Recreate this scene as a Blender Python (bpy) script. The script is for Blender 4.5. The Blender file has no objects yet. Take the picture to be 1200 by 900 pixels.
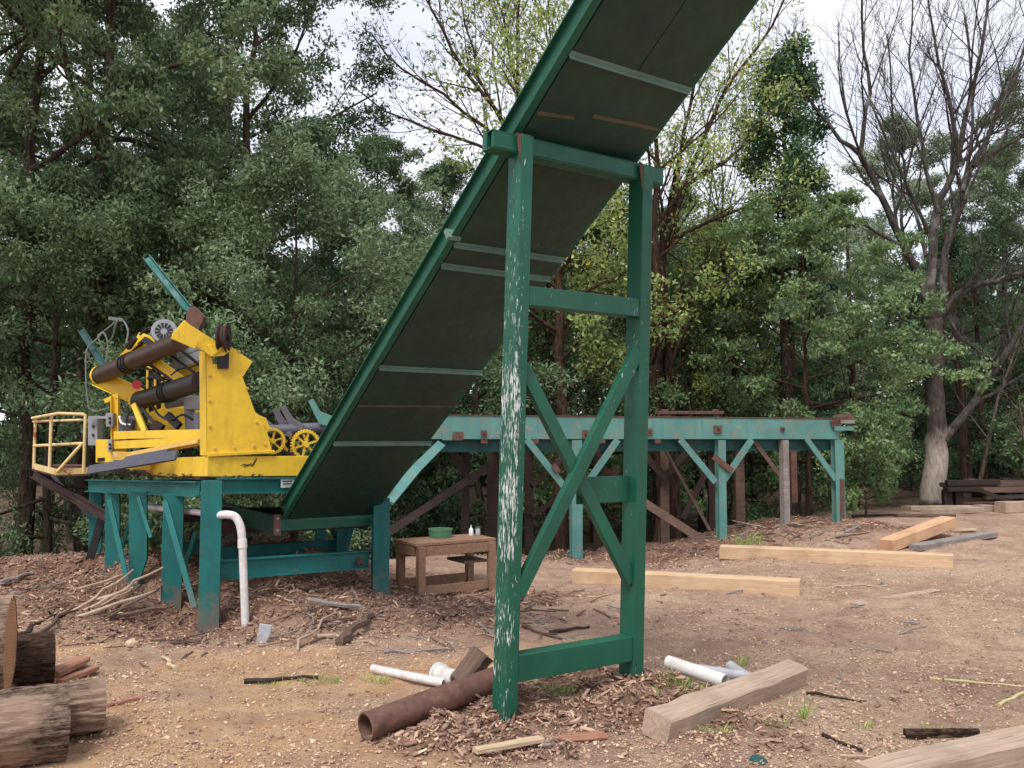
import bpy, bmesh, math, random
import numpy as np
from mathutils import Vector, Matrix

# ------------------------------------------------------------------ camera, sky, sun, exposure
SC = bpy.context.scene
F, HOR, EYE = 1000.0, 515.0, 1.65
PITCH = math.atan((HOR - 450.0) / F)
cam_d = bpy.data.cameras.new("camera"); cam = bpy.data.objects.new("camera", cam_d)
SC.collection.objects.link(cam); SC.camera = cam
cam.location = (0, 0, EYE); cam.rotation_euler = (math.pi / 2 + PITCH, 0, 0)
cam_d.sensor_width = 36.0; cam_d.lens = 36.0 * F / 1200.0
cam_d.clip_start = 0.05; cam_d.clip_end = 1500

SUN_EL, SUN_AZ = math.radians(58), math.radians(205)      # azimuth clockwise from +Y
world = bpy.data.worlds.new("World"); SC.world = world; world.use_nodes = True
wn = world.node_tree; wn.nodes.clear()
w_out = wn.nodes.new("ShaderNodeOutputWorld"); w_bg = wn.nodes.new("ShaderNodeBackground")
w_sky = wn.nodes.new("ShaderNodeTexSky"); w_sky.sky_type = 'NISHITA'; w_sky.sun_disc = False
w_sky.sun_elevation = SUN_EL; w_sky.sun_rotation = SUN_AZ; w_sky.dust_density = 2.0
w_tc = wn.nodes.new("ShaderNodeTexCoord")
w_map = wn.nodes.new("ShaderNodeMapping"); w_map.inputs['Scale'].default_value = (1.0, 1.0, 2.2)
w_no = wn.nodes.new("ShaderNodeTexNoise"); w_no.inputs['Scale'].default_value = 2.6
w_no.inputs['Detail'].default_value = 6; w_no.inputs['Roughness'].default_value = 0.55
w_ra = wn.nodes.new("ShaderNodeMapRange")
w_ra.inputs['From Min'].default_value = 0.36; w_ra.inputs['From Max'].default_value = 0.60
w_ra.inputs['To Min'].default_value = 0.66; w_ra.inputs['To Max'].default_value = 1.0
w_mix = wn.nodes.new("ShaderNodeMix"); w_mix.data_type = 'RGBA'
w_mix.inputs['B'].default_value = (5.2, 5.25, 5.75, 1)       # high thin cloud
w_bg.inputs['Strength'].default_value = 0.1
L = wn.links
L.new(w_tc.outputs['Generated'], w_map.inputs['Vector']); L.new(w_map.outputs['Vector'], w_no.inputs['Vector'])
L.new(w_no.outputs['Fac'], w_ra.inputs['Value']); L.new(w_ra.outputs['Result'], w_mix.inputs['Factor'])
L.new(w_sky.outputs['Color'], w_mix.inputs['A']); L.new(w_mix.outputs['Result'], w_bg.inputs['Color'])
L.new(w_bg.outputs['Background'], w_out.inputs['Surface'])

sun_d = bpy.data.lights.new("sun", 'SUN'); sun = bpy.data.objects.new("sun", sun_d)
SC.collection.objects.link(sun)
sun_d.energy = 1.5; sun_d.angle = math.radians(25); sun_d.color = (1.0, 0.95, 0.88)
sdir = Vector((math.sin(SUN_AZ) * math.cos(SUN_EL), math.cos(SUN_AZ) * math.cos(SUN_EL), math.sin(SUN_EL)))
sun.rotation_euler = sdir.to_track_quat('Z', 'Y').to_euler(); sun.location = (0, 0, 40)

SC.view_settings.view_transform = 'Standard'; SC.view_settings.look = 'None'
SC.view_settings.exposure = 1.05; SC.view_settings.gamma = 1.0
SC.view_settings.use_curve_mapping = False
SC.cycles.max_bounces = 6; SC.cycles.diffuse_bounces = 4; SC.cycles.transmission_bounces = 4
SC.cycles.glossy_bounces = 2

rnd = random.Random(7)
NP = np.random.default_rng(11)
COL = SC.collection

# ------------------------------------------------------------------ helpers
cp, sp = math.cos(PITCH), math.sin(PITCH)
def ray(px, py):
    a, b = (px - 600.0) / F, (450.0 - py) / F
    return Vector((a, cp - b * sp, sp + b * cp))
def P(px, py, d):
    r = ray(px, py); return Vector((0, 0, EYE)) + r * (d / r.y)
def on_plane(px, py, o, n):
    r = ray(px, py); e = Vector((0, 0, EYE)); t = (o - e).dot(n) / r.dot(n); return e + r * t

# ground heights: (x, y, z, reach)
def gp(px, py, d, s=1.0):
    p = P(px, py, d); return (p.x, p.y, p.z, s)
GP = [gp(245, 745, 8.1, .8), gp(200, 728, 8.5, .7), gp(165, 695, 9.0, .8), gp(130, 676, 9.7, .8), gp(108, 652, 10.3, .9),
      gp(70, 650, 10.4, 1.1), gp(10, 668, 10.2, 1.2), gp(60, 700, 9.0, .8), gp(22, 690, 11.8, .7), gp(300, 648, 9.6, .9), gp(360, 656, 9.7, .8), gp(270, 690, 8.7, .5), gp(380, 690, 9.0, .7), gp(330, 706, 8.6, .7), gp(180, 668, 9.6, .6),
      gp(445, 708, 9.1, .6), gp(470, 697, 9.8, .6), gp(530, 697, 9.6, .8), gp(590, 690, 9.9, .8), gp(675, 660, 12.5, 1.2), gp(760, 650, 13, 1.0),
      gp(845, 640, 13.3, .8), gp(880, 618, 14.0, .8), gp(918, 611, 14.2, 1.0), gp(980, 606, 14.4, 1.2), gp(1040, 600, 15.5, 1.5),
      gp(1095, 590, 20, 2.0), gp(1160, 592, 19.5, 2.0), gp(1020, 590, 18, 2.0), gp(780, 636, 14.4, .8),
      (0.75, 5.55, .11, .55), (-.05, 5.1, .03, .5), (.4, 4.9, .05, .5), (1.2, 5.4, .05, .5),
      (-3, 5, 0, 1.2), (-1, 4, 0, 1.5), (-2.2, 6.6, -.08, .9), (-.8, 7.2, -.05, .9), (2, 7, 0, 1.5), (3, 9, 0, 1.5), (5, 8, 0, 2), (1, 9.3, 0, .8), (5, 12, 0, 1.5), (7, 15, .0, 1.5), (9, 18, .05, 2), (2, 3, 0, 1.5), (-3.6, 6.8, 0, .9), (-5.5, 8, 0.05, 1.2), (-9, 16, -.8, 3), (-6, 12.6, -.7, 1.1), (-8.3, 12.4, -.6, 1.3), (-3.6, 12.4, -.5, 1.2), (-1.2, 13.6, -.45, 1.1), (1.0, 15.6, -.5, 1.4), (3.2, 16.8, -.5, 1.5), (5.4, 17.4, -.4, 1.4), (-13, 20, -1, 4), (-2, 19, -.9, 3.5), (5, 22, -.8, 3), (-4.1, 9.9, .42, .6), (-3.0, 10.0, .5, .6), (-2.2, 9.9, .38, .5), (-5.4, 10.0, .36, .7), (-3.3, 9.2, .16, .4), (-2.5, 9.2, .2, .4), gp(560, 650, 11.6, .8), gp(500, 655, 11.4, .8), gp(640, 648, 12.2, .8)]
GP = np.array(GP)
def vnoise(x, y, seed=0):
    xi, yi = np.floor(x).astype(np.int64), np.floor(y).astype(np.int64)
    xf, yf = x - xi, y - yi
    def h(a, b):
        n = (a * 374761393 + b * 668265263 + seed * 144269) & 0x7fffffff
        n = ((n ^ (n >> 13)) * 1274126177) & 0x7fffffff
        return ((n ^ (n >> 16)) & 0xffff) / 65535.0
    u, v = xf * xf * (3 - 2 * xf), yf * yf * (3 - 2 * yf)
    return (h(xi, yi) * (1 - u) + h(xi + 1, yi) * u) * (1 - v) + (h(xi, yi + 1) * (1 - u) + h(xi + 1, yi + 1) * u) * v
def mulch_mask(x, y):
    """1 where bark mulch is heaped (mill, deck foot, frame foot)"""
    m = np.zeros_like(x)
    x = x + 1.1 * (vnoise(x * 1.3, y * 1.3, 31) - .5) + .5 * (vnoise(x * 4, y * 4, 32) - .5); y = y + .8 * (vnoise(x * 1.3, y * 1.3, 33) - .5) + .4 * (vnoise(x * 4, y * 4, 34) - .5)
    for cx, cy, rx, ry in ((-3.2, 9.2, 2.6, 1.9), (-4.6, 9.6, 1.8, 1.4), (-1.4, 9.0, 1.3, 1.1), (.45, 5.15, .95, .6), (4.6, 14.0, 2.2, 1.0), (1.5, 13.2, 3.5, 1.2), (-.3, 9.0, 1.2, 1.0)):
        m = np.maximum(m, np.clip(1.5 * (1.25 - np.sqrt(((x - cx) / rx) ** 2 + ((y - cy) / ry) ** 2)), 0, 1))
    return m
def ground_base(x, y):
    x = np.asarray(x, float); y = np.asarray(y, float)
    num = np.zeros_like(x); den = np.full_like(x, .02)
    for gx, gy, gz, s in GP:
        k = np.exp(-((x - gx) ** 2 + (y - gy) ** 2) / (s * s)) / s
        num += k * gz; den += k
    return num / den
def ground_z(x, y):
    x = np.asarray(x, float); y = np.asarray(y, float)
    z = ground_base(x, y)
    m = mulch_mask(x, y)
    near = np.clip(1.5 - np.hypot(x, y) / 60, 0, 1)
    z = z + near * (.05 * (vnoise(x * .9, y * .9, 1) - .5) + .03 * (vnoise(x * 2.7, y * 2.7, 2) - .5) + (.016 + .08 * m) * (vnoise(x * 7, y * 7, 3) - .5) + .16 * m * (vnoise(x * 2.6, y * 2.6, 5) - .45) + (.006 + .03 * m) * (vnoise(x * 15, y * 15, 4) - .5))
    for off in (0., 1.55):
        dl = (y - 7.3 - off) + .16 * (x - 3.0) + .25 * np.sin(x * .6)
        w_ = np.clip((x - .9) / 1.2, 0, 1) * np.clip((9 - x) / 2, 0, 1)
        z = z + w_ * (-.035 * np.exp(-(dl / .13) ** 2) + .022 * np.exp(-((np.abs(dl) - .24) / .09) ** 2))
    return z
def gz(x, y): return float(ground_z(np.array([x]), np.array([y]))[0])
def G(px, py):
    """point where a pixel's ray meets the ground"""
    r = ray(px, py); r = r / r.y
    t = np.linspace(1.5, 45, 4000)
    d = EYE + r.z * t - ground_base(r.x * t, t)
    i = np.argmax(d < 0) if (d < 0).any() else len(t) - 1
    return Vector((r.x * t[i], t[i], gz(r.x * t[i], t[i])))

class MB:
    def __init__(s): s.v = []; s.f = []
    def add(s, vs, fs):
        o = len(s.v); s.v += [tuple(v) for v in vs]; s.f += [tuple(i + o for i in f) for f in fs]; return s
    def extr(s, a, b, prof, side, up, smooth=False):
        """profile [(s,t)] swept from a to b"""
        a, b = Vector(a), Vector(b); n = len(prof)
        vs = [a + side * p[0] + up * p[1] for p in prof] + [b + side * p[0] + up * p[1] for p in prof]
        fs = [(i, (i + 1) % n, n + (i + 1) % n, n + i) for i in range(n)]
        fs += [tuple(range(n - 1, -1, -1)), tuple(range(n, 2 * n))]
        return s.add(vs, fs)
    def frame(s, a, b, face):
        d = (Vector(b) - Vector(a)).normalized(); f = Vector(face)
        side = d.cross(f)
        if side.length < 1e-4: side = d.orthogonal()
        side.normalize(); f = side.cross(d).normalized(); return side, f
    def bar(s, a, b, w, t, face=(0, -1, 0)):
        side, f = s.frame(a, b, face); w /= 2; t /= 2
        return s.extr(a, b, [(-w, -t), (w, -t), (w, t), (-w, t)], side, f)
    def chan(s, a, b, w, dep, th, face=(0, -1, 0)):
        """channel: web of width w, flanges of depth dep pointing along face"""
        side, f = s.frame(a, b, face); w /= 2
        return s.extr(a, b, [(-w, -0), (w, 0), (w, dep), (w - th, dep), (w - th, th), (-w + th, th), (-w + th, dep), (-w, dep)], side, f)
    def ibeam(s, a, b, w, h, th, face=(0, -1, 0)):
        """h along face-perpendicular direction (web height), flanges of width w along face"""
        side, f = s.frame(a, b, face); w /= 2; h /= 2; t = th / 2
        pr = [(-h, -w), (-h + th, -w), (-h + th, -t), (h - th, -t), (h - th, -w), (h, -w), (h, w), (h - th, w), (h - th, t), (-h + th, t), (-h + th, w), (-h, w)]
        return s.extr(a, b, pr, side, f)
    def angle(s, a, b, w, h, th, face=(0, -1, 0)):
        side, f = s.frame(a, b, face)
        return s.extr(a, b, [(0, 0), (w, 0), (w, th), (th, th), (th, h), (0, h)], side, f)
    def tube(s, pts, rads, n=8, caps=True):
        pts = [Vector(p) for p in pts]
        if not hasattr(rads, '__len__'): rads = [rads] * len(pts)
        o = len(s.v); ref = None
        for i, p in enumerate(pts):
            d = (pts[min(i + 1, len(pts) - 1)] - pts[max(i - 1, 0)])
            d = d.normalized() if d.length > 1e-9 else Vector((0, 0, 1))
            if ref is None: ref = d.orthogonal().normalized()
            ref = (ref - d * ref.dot(d)).normalized(); q = d.cross(ref)
            for k in range(n):
                a = 2 * math.pi * k / n
                s.v.append(tuple(p + (ref * math.cos(a) + q * math.sin(a)) * rads[i]))
        for i in range(len(pts) - 1):
            for k in range(n):
                s.f.append((o + i * n + k, o + i * n + (k + 1) % n, o + (i + 1) * n + (k + 1) % n, o + (i + 1) * n + k))
        if caps:
            s.f.append(tuple(o + k for k in range(n - 1, -1, -1)))
            s.f.append(tuple(o + (len(pts) - 1) * n + k for k in range(n)))
        return s
    def pipe(s, a, b, r, ri, n=24):
        a, b = Vector(a), Vector(b); d = (b - a).normalized(); x = d.orthogonal().normalized(); y = d.cross(x)
        o = len(s.v)
        for p, rr in ((a, r), (b, r), (b, ri), (a, ri)):
            for k in range(n):
                t = 2 * math.pi * k / n; s.v.append(tuple(p + (x * math.cos(t) + y * math.sin(t)) * rr))
        for j in range(4):
            for k in range(n):
                s.f.append((o + j * n + k, o + j * n + (k + 1) % n, o + ((j + 1) % 4) * n + (k + 1) % n, o + ((j + 1) % 4) * n + k))
        return s
    def lathe(s, prof, o, axis, n=24):
        """prof [(r, h)] turned about axis through o"""
        o = Vector(o); d = Vector(axis).normalized(); x = d.orthogonal().normalized(); y = d.cross(x); b = len(s.v)
        for r, h in prof:
            for k in range(n):
                t = 2 * math.pi * k / n; s.v.append(tuple(o + d * h + (x * math.cos(t) + y * math.sin(t)) * max(r, 1e-4)))
        for j in range(len(prof) - 1):
            for k in range(n):
                s.f.append((b + j * n + k, b + j * n + (k + 1) % n, b + (j + 1) * n + (k + 1) % n, b + (j + 1) * n + k))
        return s
    def slab(s, poly, off):
        """polygon (3D points) thickened along off"""
        poly = [Vector(p) for p in poly]; off = Vector(off); n = len(poly)
        fs = [tuple(range(n)), tuple(range(2 * n - 1, n - 1, -1))] + [((i + 1) % n, i, n + i, n + (i + 1) % n) for i in range(n)]
        return s.add(poly + [p + off for p in poly], fs)
    def box(s, lo, hi):
        x0, y0, z0 = lo; x1, y1, z1 = hi
        return s.slab([(x0, y0, z0), (x1, y0, z0), (x1, y1, z0), (x0, y1, z0)], (0, 0, z1 - z0))

def tag(o, label=None, cat=None, group=None, kind=None):
    if label: o['label'] = label
    if cat:
        o['category'] = cat
        if not kind: kind = 'thing'
    if group: o['group'] = group
    if kind: o['kind'] = kind
    return o
def thing(name, label, cat, loc=(0, 0, 0), group=None):
    o = bpy.data.objects.new(name, None); COL.objects.link(o); o.location = loc; o.empty_display_size = .1
    return tag(o, label, cat, group)
def obj(name, mb, mat, parent=None, loc=None, bevel=0.0, smooth=False):
    """links one mesh; its vertices are given in world space and stored relative to the thing's base"""
    root = parent
    while root is not None and root.parent is not None: root = root.parent
    o3 = Vector(root.location) if root is not None else (Vector(loc) if loc is not None else Vector((0, 0, 0)))
    me = bpy.data.meshes.new(name)
    me.from_pydata([(v[0] - o3.x, v[1] - o3.y, v[2] - o3.z) for v in mb.v], [], mb.f)
    bm = bmesh.new(); bm.from_mesh(me); bmesh.ops.recalc_face_normals(bm, faces=bm.faces); bm.to_mesh(me); bm.free()
    if smooth:
        me.polygons.foreach_set('use_smooth', [True] * len(me.polygons))
    me.materials.append(mat)
    o = bpy.data.objects.new(name, me); COL.objects.link(o)
    if parent is not None: o.parent = parent
    elif loc is not None: o.location = loc
    if smooth:
        m = o.modifiers.new("edges", 'EDGE_SPLIT'); m.split_angle = math.radians(38)
    if bevel:
        m = o.modifiers.new("bevel", 'BEVEL'); m.width = bevel; m.segments = 2; m.limit_method = 'ANGLE'; m.angle_limit = math.radians(40)
        m.harden_normals = False
    return o

# ------------------------------------------------------------------ materials
def C(r, g, b):
    f = lambda c: (c / 12.92 if c <= .04045 else ((c + .055) / 1.055) ** 2.4)
    return (f(r / 255), f(g / 255), f(b / 255), 1)
class NT:
    def __init__(s, name):
        s.m = bpy.data.materials.new(name); s.m.use_nodes = True; s.t = s.m.node_tree
        s.b = s.t.nodes['Principled BSDF']; s.out = s.t.nodes['Material Output']
        s.tc = s.t.nodes.new('ShaderNodeTexCoord')
    def n(s, k, **kw):
        x = s.t.nodes.new(k)
        for a, v in kw.items(): setattr(x, a, v)
        return x
    def l(s, a, b): s.t.links.new(a, b)
    def coord(s, scale=(1, 1, 1), src='Object'):
        mp = s.n('ShaderNodeMapping'); mp.inputs['Scale'].default_value = scale; s.l(s.tc.outputs[src], mp.inputs['Vector']); return mp.outputs['Vector']
    def noise(s, scale, detail=5, rough=.6, vec=None, dist=0):
        x = s.n('ShaderNodeTexNoise'); x.inputs['Scale'].default_value = scale; x.inputs['Detail'].default_value = detail
        x.inputs['Roughness'].default_value = rough; x.inputs['Distortion'].default_value = dist
        s.l(vec if vec is not None else s.tc.outputs['Object'], x.inputs['Vector']); return x.outputs['Fac']
    def rng(s, v, a, b, c=0., d=1.):
        x = s.n('ShaderNodeMapRange'); s.l(v, x.inputs['Value'])
        for k, q in zip(('From Min', 'From Max', 'To Min', 'To Max'), (a, b, c, d)): x.inputs[k].default_value = q
        return x.outputs['Result']
    def math(s, op, a, b):
        x = s.n('ShaderNodeMath', operation=op)
        for i, q in enumerate((a, b)):
            if hasattr(q, 'is_linked') or hasattr(q, 'links'): s.l(q, x.inputs[i])
            else: x.inputs[i].default_value = q
        return x.outputs['Value']
    def mix(s, f, a, b):
        x = s.n('ShaderNodeMix', data_type='RGBA')
        for k, q in (('Factor', f), ('A', a), ('B', b)):
            if isinstance(q, (tuple, float, int)): x.inputs[k].default_value = q
            else: s.l(q, x.inputs[k])
        return x.outputs['Result']
    def attr(s, name):
        x = s.n('ShaderNodeAttribute'); x.attribute_name = name; return x
    def bump(s, h, strength=.3, dist=.01):
        x = s.n('ShaderNodeBump'); x.inputs['Strength'].default_value = strength; x.inputs['Distance'].default_value = dist
        s.l(h, x.inputs['Height']); s.l(x.outputs['Normal'], s.b.inputs['Normal'])
    def fin(s, col, rough=.6, metal=0., spec=.5):
        if isinstance(col, tuple): s.b.inputs['Base Color'].default_value = col
        else: s.l(col, s.b.inputs['Base Color'])
        if isinstance(rough, (float, int)): s.b.inputs['Roughness'].default_value = rough
        else: s.l(rough, s.b.inputs['Roughness'])
        s.b.inputs['Metallic'].default_value = metal; s.b.inputs['Specular IOR Level'].default_value = spec
        return s.m
RUST = C(98, 56, 40)
def paint(name, base, base2=None, chip=None, chip_lo=.7, rust=.66, rough=.45, stretch=(1, 1, .12), cscale=40, rustcol=None, dirt=.5, rsoft=.06, rmax=1.0, mud=False, dent=0):
    t = NT(name); base2 = base2 or tuple(c * .7 for c in base[:3]) + (1,)
    a = t.rng(t.noise(2.2, 4, .6), .3, .7)
    c = t.mix(a, base, base2)
    d = t.rng(t.noise(9, 6, .7), .45, .75, 0, dirt)
    c = t.mix(d, c, tuple(x * .62 + y * .10 for x, y in zip(base[:3], C(120, 95, 75)[:3])) + (1,))
    st = t.rng(t.noise(14, 6, .7, t.coord((1, 1, .10))), .52, .74, 0, dirt * .8)
    c = t.mix(st, c, tuple(x * .45 + y * .12 for x, y in zip(base[:3], C(96, 74, 56)[:3])) + (1,))
    if mud:
        sx = t.n('ShaderNodeSeparateXYZ'); t.l(t.tc.outputs['Object'], sx.inputs[0])
        mk = t.rng(t.math('ADD', sx.outputs['Z'], t.math('MULTIPLY', t.noise(9, 6, .7), -1.1)), -.52, -.12, .85, 0)
        c = t.mix(mk, c, C(126, 102, 88))
    if rust < 1:
        r = t.rng(t.noise(6, 8, .68), rust, rust + rsoft, 0, rmax)
        c = t.mix(r, c, rustcol or RUST)
    if chip:
        v = t.coord(stretch)
        k = t.math('MULTIPLY', t.rng(t.noise(cscale, 6, .7, v), chip_lo - .22, chip_lo + .18), t.rng(t.noise(1.3, 3, .5), .3, .62, .55, 1.25))
        k = t.rng(k, .52, .58)
        c = t.mix(k, c, chip)
    if dent: t.bump(t.math('ADD', t.math('MULTIPLY', t.noise(2.4, 3, .5), 12.0), t.noise(45, 4, .6)), .35, .006)
    else: t.bump(t.noise(55, 4, .6), .12, .004)
    return t.fin(c, t.rng(t.noise(12, 3), .3, .7, rough - .1, rough + .2), 0, .4)
def wood(name, base, dark, grain=(1.2, 22, 22), bump=.3, rough=.8, crack=.0):
    t = NT(name); v = t.coord(grain)
    g = t.noise(2.5, 7, .65, v, .4)
    c = t.mix(t.rng(g, .3, .7), base, dark)
    c = t.mix(t.rng(t.noise(3, 4, .6), .5, .8, 0, .55), c, tuple(x * .55 for x in dark[:3]) + (1,))
    if crack:
        k = t.rng(t.noise(5, 3, .5, t.coord((.5, 24, 24))), .64, .68, 0, crack)
        c = t.mix(k, c, tuple(x * .25 for x in dark[:3]) + (1,))
    t.bump(g, bump, .006)
    return t.fin(c, rough, 0, .2)
def plain(name, col, rough=.5, metal=0., var=.3, sc=8, mud=0.):
    t = NT(name)
    c = t.mix(t.rng(t.noise(sc, 5, .65), .35, .7), col, tuple(x * (1 - var) for x in col[:3]) + (1,))
    if mud: c = t.mix(t.rng(t.noise(5, 7, .72), .5, .72, 0, mud), c, C(150, 120, 100))
    t.bump(t.noise(60, 3), .1, .003)
    return t.fin(c, rough, metal, .4)
def bark_mat(name, base, dark, sc=(6, 6, 1.2), strength=.9, pale=None):
    t = NT(name); v = t.coord(sc)
    g = t.noise(3.0, 8, .72, v, .6)
    c = t.mix(t.rng(g, .40, .58), dark, base)
    if pale:
        c = t.mix(t.rng(t.noise(1.6, 5, .65), .55, .66), c, pale)
    t.bump(g, strength, .02)
    return t.fin(c, .9, 0, .15)
def leaf_mat(name, c1, c2, c3=None, trans=.35):
    t = NT(name); at = t.attr('tint').outputs['Fac']
    c = t.mix(t.rng(at, 0, .8), c1, c2)
    if c3: c = t.mix(t.rng(at, .8, 1.0), c, c3)
    t.l(c, t.b.inputs['Base Color']); t.b.inputs['Roughness'].default_value = .55; t.b.inputs['Specular IOR Level'].default_value = .3
    tr = t.n('ShaderNodeBsdfTranslucent'); t.l(t.mix(1 - trans * 1.6, c, (.0, .0, .0, 1)), tr.inputs['Color'])
    mx = t.n('ShaderNodeAddShader')
    t.l(t.b.outputs[0], mx.inputs[0]); t.l(tr.outputs[0], mx.inputs[1]); t.l(mx.outputs[0], t.out.inputs['Surface'])
    return t.m

M = {}
M['green'] = paint('dark_green_paint', C(26, 94, 72), C(20, 76, 60), C(188, 205, 196), .68, .80, .4, (1, 1, .22), 60, dirt=.25)
M['green_worn'] = paint('worn_dark_green_paint', C(24, 94, 64), C(18, 76, 54), C(205, 215, 210), .60, .80, .42, (1, 1, .16), 45, dirt=.25)
def worn_post():
    t = NT('flaking_green_post')
    a = t.rng(t.noise(2.2, 4, .6), .3, .7); c = t.mix(a, C(26, 94, 72), C(20, 76, 60))
    def dot(vec, off):
        x = t.n('ShaderNodeVectorMath', operation='DOT_PRODUCT'); t.l(t.tc.outputs['Object'], x.inputs[0]); x.inputs[1].default_value = vec; return t.math('ADD', x.outputs['Value'], off)
    th = math.radians(56.8); lean = .0325
    ucoord = t.math('SUBTRACT', dot((math.sin(th), math.cos(th), 0), 0.0), t.math('MULTIPLY', dot((0, 0, 1), 0), lean * math.sin(th)))
    edge = t.rng(t.math('ABSOLUTE', t.math('ADD', ucoord, .030), 0), .0, .05, 1, .12)          # along the front left arris
    zz = dot((0, 0, 1), 0); zm = t.math('MULTIPLY', t.rng(zz, 2.9, 1.7, .35, 1), t.rng(zz, .05, .5, .45, 1))
    fine = t.noise(90, 8, .72, t.coord((1, 1, .16))); big = t.rng(t.noise(3.0, 4, .6, t.coord((1, 1, .6))), .34, .62)
    k = t.math('ADD', t.math('MULTIPLY', fine, 1.0), t.math('MULTIPLY', t.math('MULTIPLY', edge, zm), t.math('MULTIPLY', big, .29)))
    c = t.mix(t.rng(k, .655, .70), c, C(206, 212, 208))
    c = t.mix(t.rng(t.noise(7, 8, .7), .70, .76, 0, .8), c, C(112, 96, 84))
    t.bump(fine, .15, .004)
    return t.fin(c, .45, 0, .4)
M['green_worn'] = worn_post()
M['green_chute'] = paint('chute_green_paint', C(28, 98, 76), C(20, 76, 62), None, 1, .72, .5)
M['under'] = paint('shade_dark_chute_green', C(32, 70, 56), C(26, 52, 48), C(80, 96, 80), .70, .64, .42, (1, 1, .5), 22, rustcol=C(72, 76, 58), dirt=.8, rsoft=.2, rmax=.7, dent=1)  # chute green darkened to paint in the shade below; scuffs and stains on top
M['cleat'] = paint('pale_green_steel', C(120, 150, 138), C(90, 122, 112), None, 1, .68, .5)  # paler green puts the edges' reflected light into the cleat colour
M['strip'] = paint('tan_rusted_strip', C(98, 98, 76), C(78, 78, 62), None, 1, .7, .7)
M['teal'] = paint('teal_paint', C(20, 112, 108), C(14, 92, 92), None, 1, .58, .55, rustcol=C(96, 92, 84), dirt=.8, rsoft=.18, rmax=.7, mud=True)
M['teal_old'] = paint('faded_teal_paint', C(96, 148, 140), C(78, 128, 124), C(158, 132, 118), .66, .51, .65, (.25, 1, 1), 14, rustcol=C(142, 116, 102), dirt=.6, rsoft=.22, rmax=.8)
M['teal_dark'] = paint('dark_teal_paint', C(22, 84, 82), C(20, 64, 64), None, 1, .60, .6)  # the teal paint in a darker tone
M['yellow'] = paint('yellow_machine_paint', C(236, 198, 60), C(224, 184, 52), None, 1, .62, .42, rustcol=C(150, 108, 58), dirt=.55, rsoft=.12, rmax=.8)
M['yellow_worn'] = paint('worn_yellow_paint', C(206, 164, 60), C(196, 160, 96), C(214, 200, 170), .66, .62, .6, (1, 1, 1), 30, rustcol=C(140, 76, 46))
M['rail'] = paint('pale_railing_paint', C(226, 206, 160), C(214, 182, 110), None, 1, .58, .6, rustcol=C(150, 86, 56))
M['rust'] = plain('rusty_steel', C(110, 80, 70), .8, 0, .5, 16)
M['rust_dark'] = plain('dark_rusty_steel', C(66, 46, 42), .75, 0, .4, 10)
M['rust_pipe'] = plain('brown_rust_pipe', C(112, 80, 70), .75, 0, .5, 16, .6)
M['roller'] = plain('oily_brown_roller', C(80, 62, 50), .45, .3, .45, 9)
M['roller_dark'] = plain('black_rubber_roller', C(46, 40, 40), .5, 0, .4, 9)
M['black'] = plain('black_steel', C(34, 32, 34), .5, 0, .3)
M['grey'] = plain('grey_enamel', C(150, 154, 160), .45, 0, .2)
M['grey_dark'] = plain('dark_grey_slab', C(84, 86, 98), .6, 0, .3, 14)
M['grey_blade'] = plain('grey_worn_steel', C(110, 108, 118), .5, .2, .35)
M['pvc'] = plain('white_pvc', C(226, 224, 222), .45, 0, .16, 14, .55)
M['pvc_grey'] = plain('pale_grey_pvc', C(180, 186, 194), .5, 0, .2, 14, .5)
M['hose'] = plain('grey_hose', C(118, 122, 120), .6, 0, .3)
M['red'] = plain('red_plastic', C(206, 50, 56), .4, 0, .2)
M['glass'] = plain('dark_cab_glass', C(30, 40, 36), .08, 0, .3)
M['sticker'] = plain('white_sticker', C(206, 210, 208), .5, 0, .12, 30)
M['ink'] = plain('black_marker', C(30, 24, 20), .6, 0, .1)
M['wood_fresh'] = wood('fresh_sawn_timber', C(212, 186, 154), C(186, 152, 120), bump=.12, crack=.35)
M['wood_orange'] = wood('orange_sawn_timber', C(210, 174, 140), C(188, 148, 114), bump=.12, crack=.3)
M['wood_tan'] = wood('weathered_tan_timber', C(190, 170, 150), C(154, 132, 116), bump=.45, crack=.7)
M['wood_grey'] = wood('grey_weathered_plank', C(160, 152, 148), C(116, 106, 102), bump=.4, crack=.6)
M['wood_pale'] = wood('pale_scrap_wood', C(206, 188, 160), C(176, 150, 118), bump=.3, crack=.4)
M['wood_old'] = wood('old_brown_wood', C(118, 98, 86), C(84, 68, 60), bump=.5, crack=.7)
M['wood_table'] = wood('brown_table_wood', C(156, 124, 100), C(118, 90, 74), bump=.4, crack=.6)
M['wood_red'] = wood('reddish_split_wood', C(178, 132, 108), C(140, 98, 80), bump=.5, crack=.5)
M['wood_dark'] = wood('dark_and_shade_wood', C(70, 56, 50), C(48, 40, 38), bump=.4, crack=.5)  # dark wood; on the rear deck posts it is painted-in shade
def rings():
    t = NT('sawn_log_end'); w = t.n('ShaderNodeTexWave', wave_type='RINGS', rings_direction='X'); w.inputs['Scale'].default_value = 16; w.inputs['Distortion'].default_value = 2.5; w.inputs['Detail'].default_value = 3
    t.l(t.tc.outputs['Object'], w.inputs['Vector']); c = t.mix(w.outputs['Fac'], C(150, 106, 76), C(204, 164, 128)); c = t.mix(t.rng(t.noise(4, 6, .7), .5, .7, 0, .6), c, C(120, 84, 66))
    t.bump(t.noise(60, 5, .7), .4, .006); return t.fin(c, .9, 0, .1)
M['end_grain'] = rings()
M['log_bark'] = bark_mat('oak_log_bark', C(146, 124, 108), C(54, 44, 38), (5, 26, 26), 1.0, C(168, 142, 124))
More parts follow.
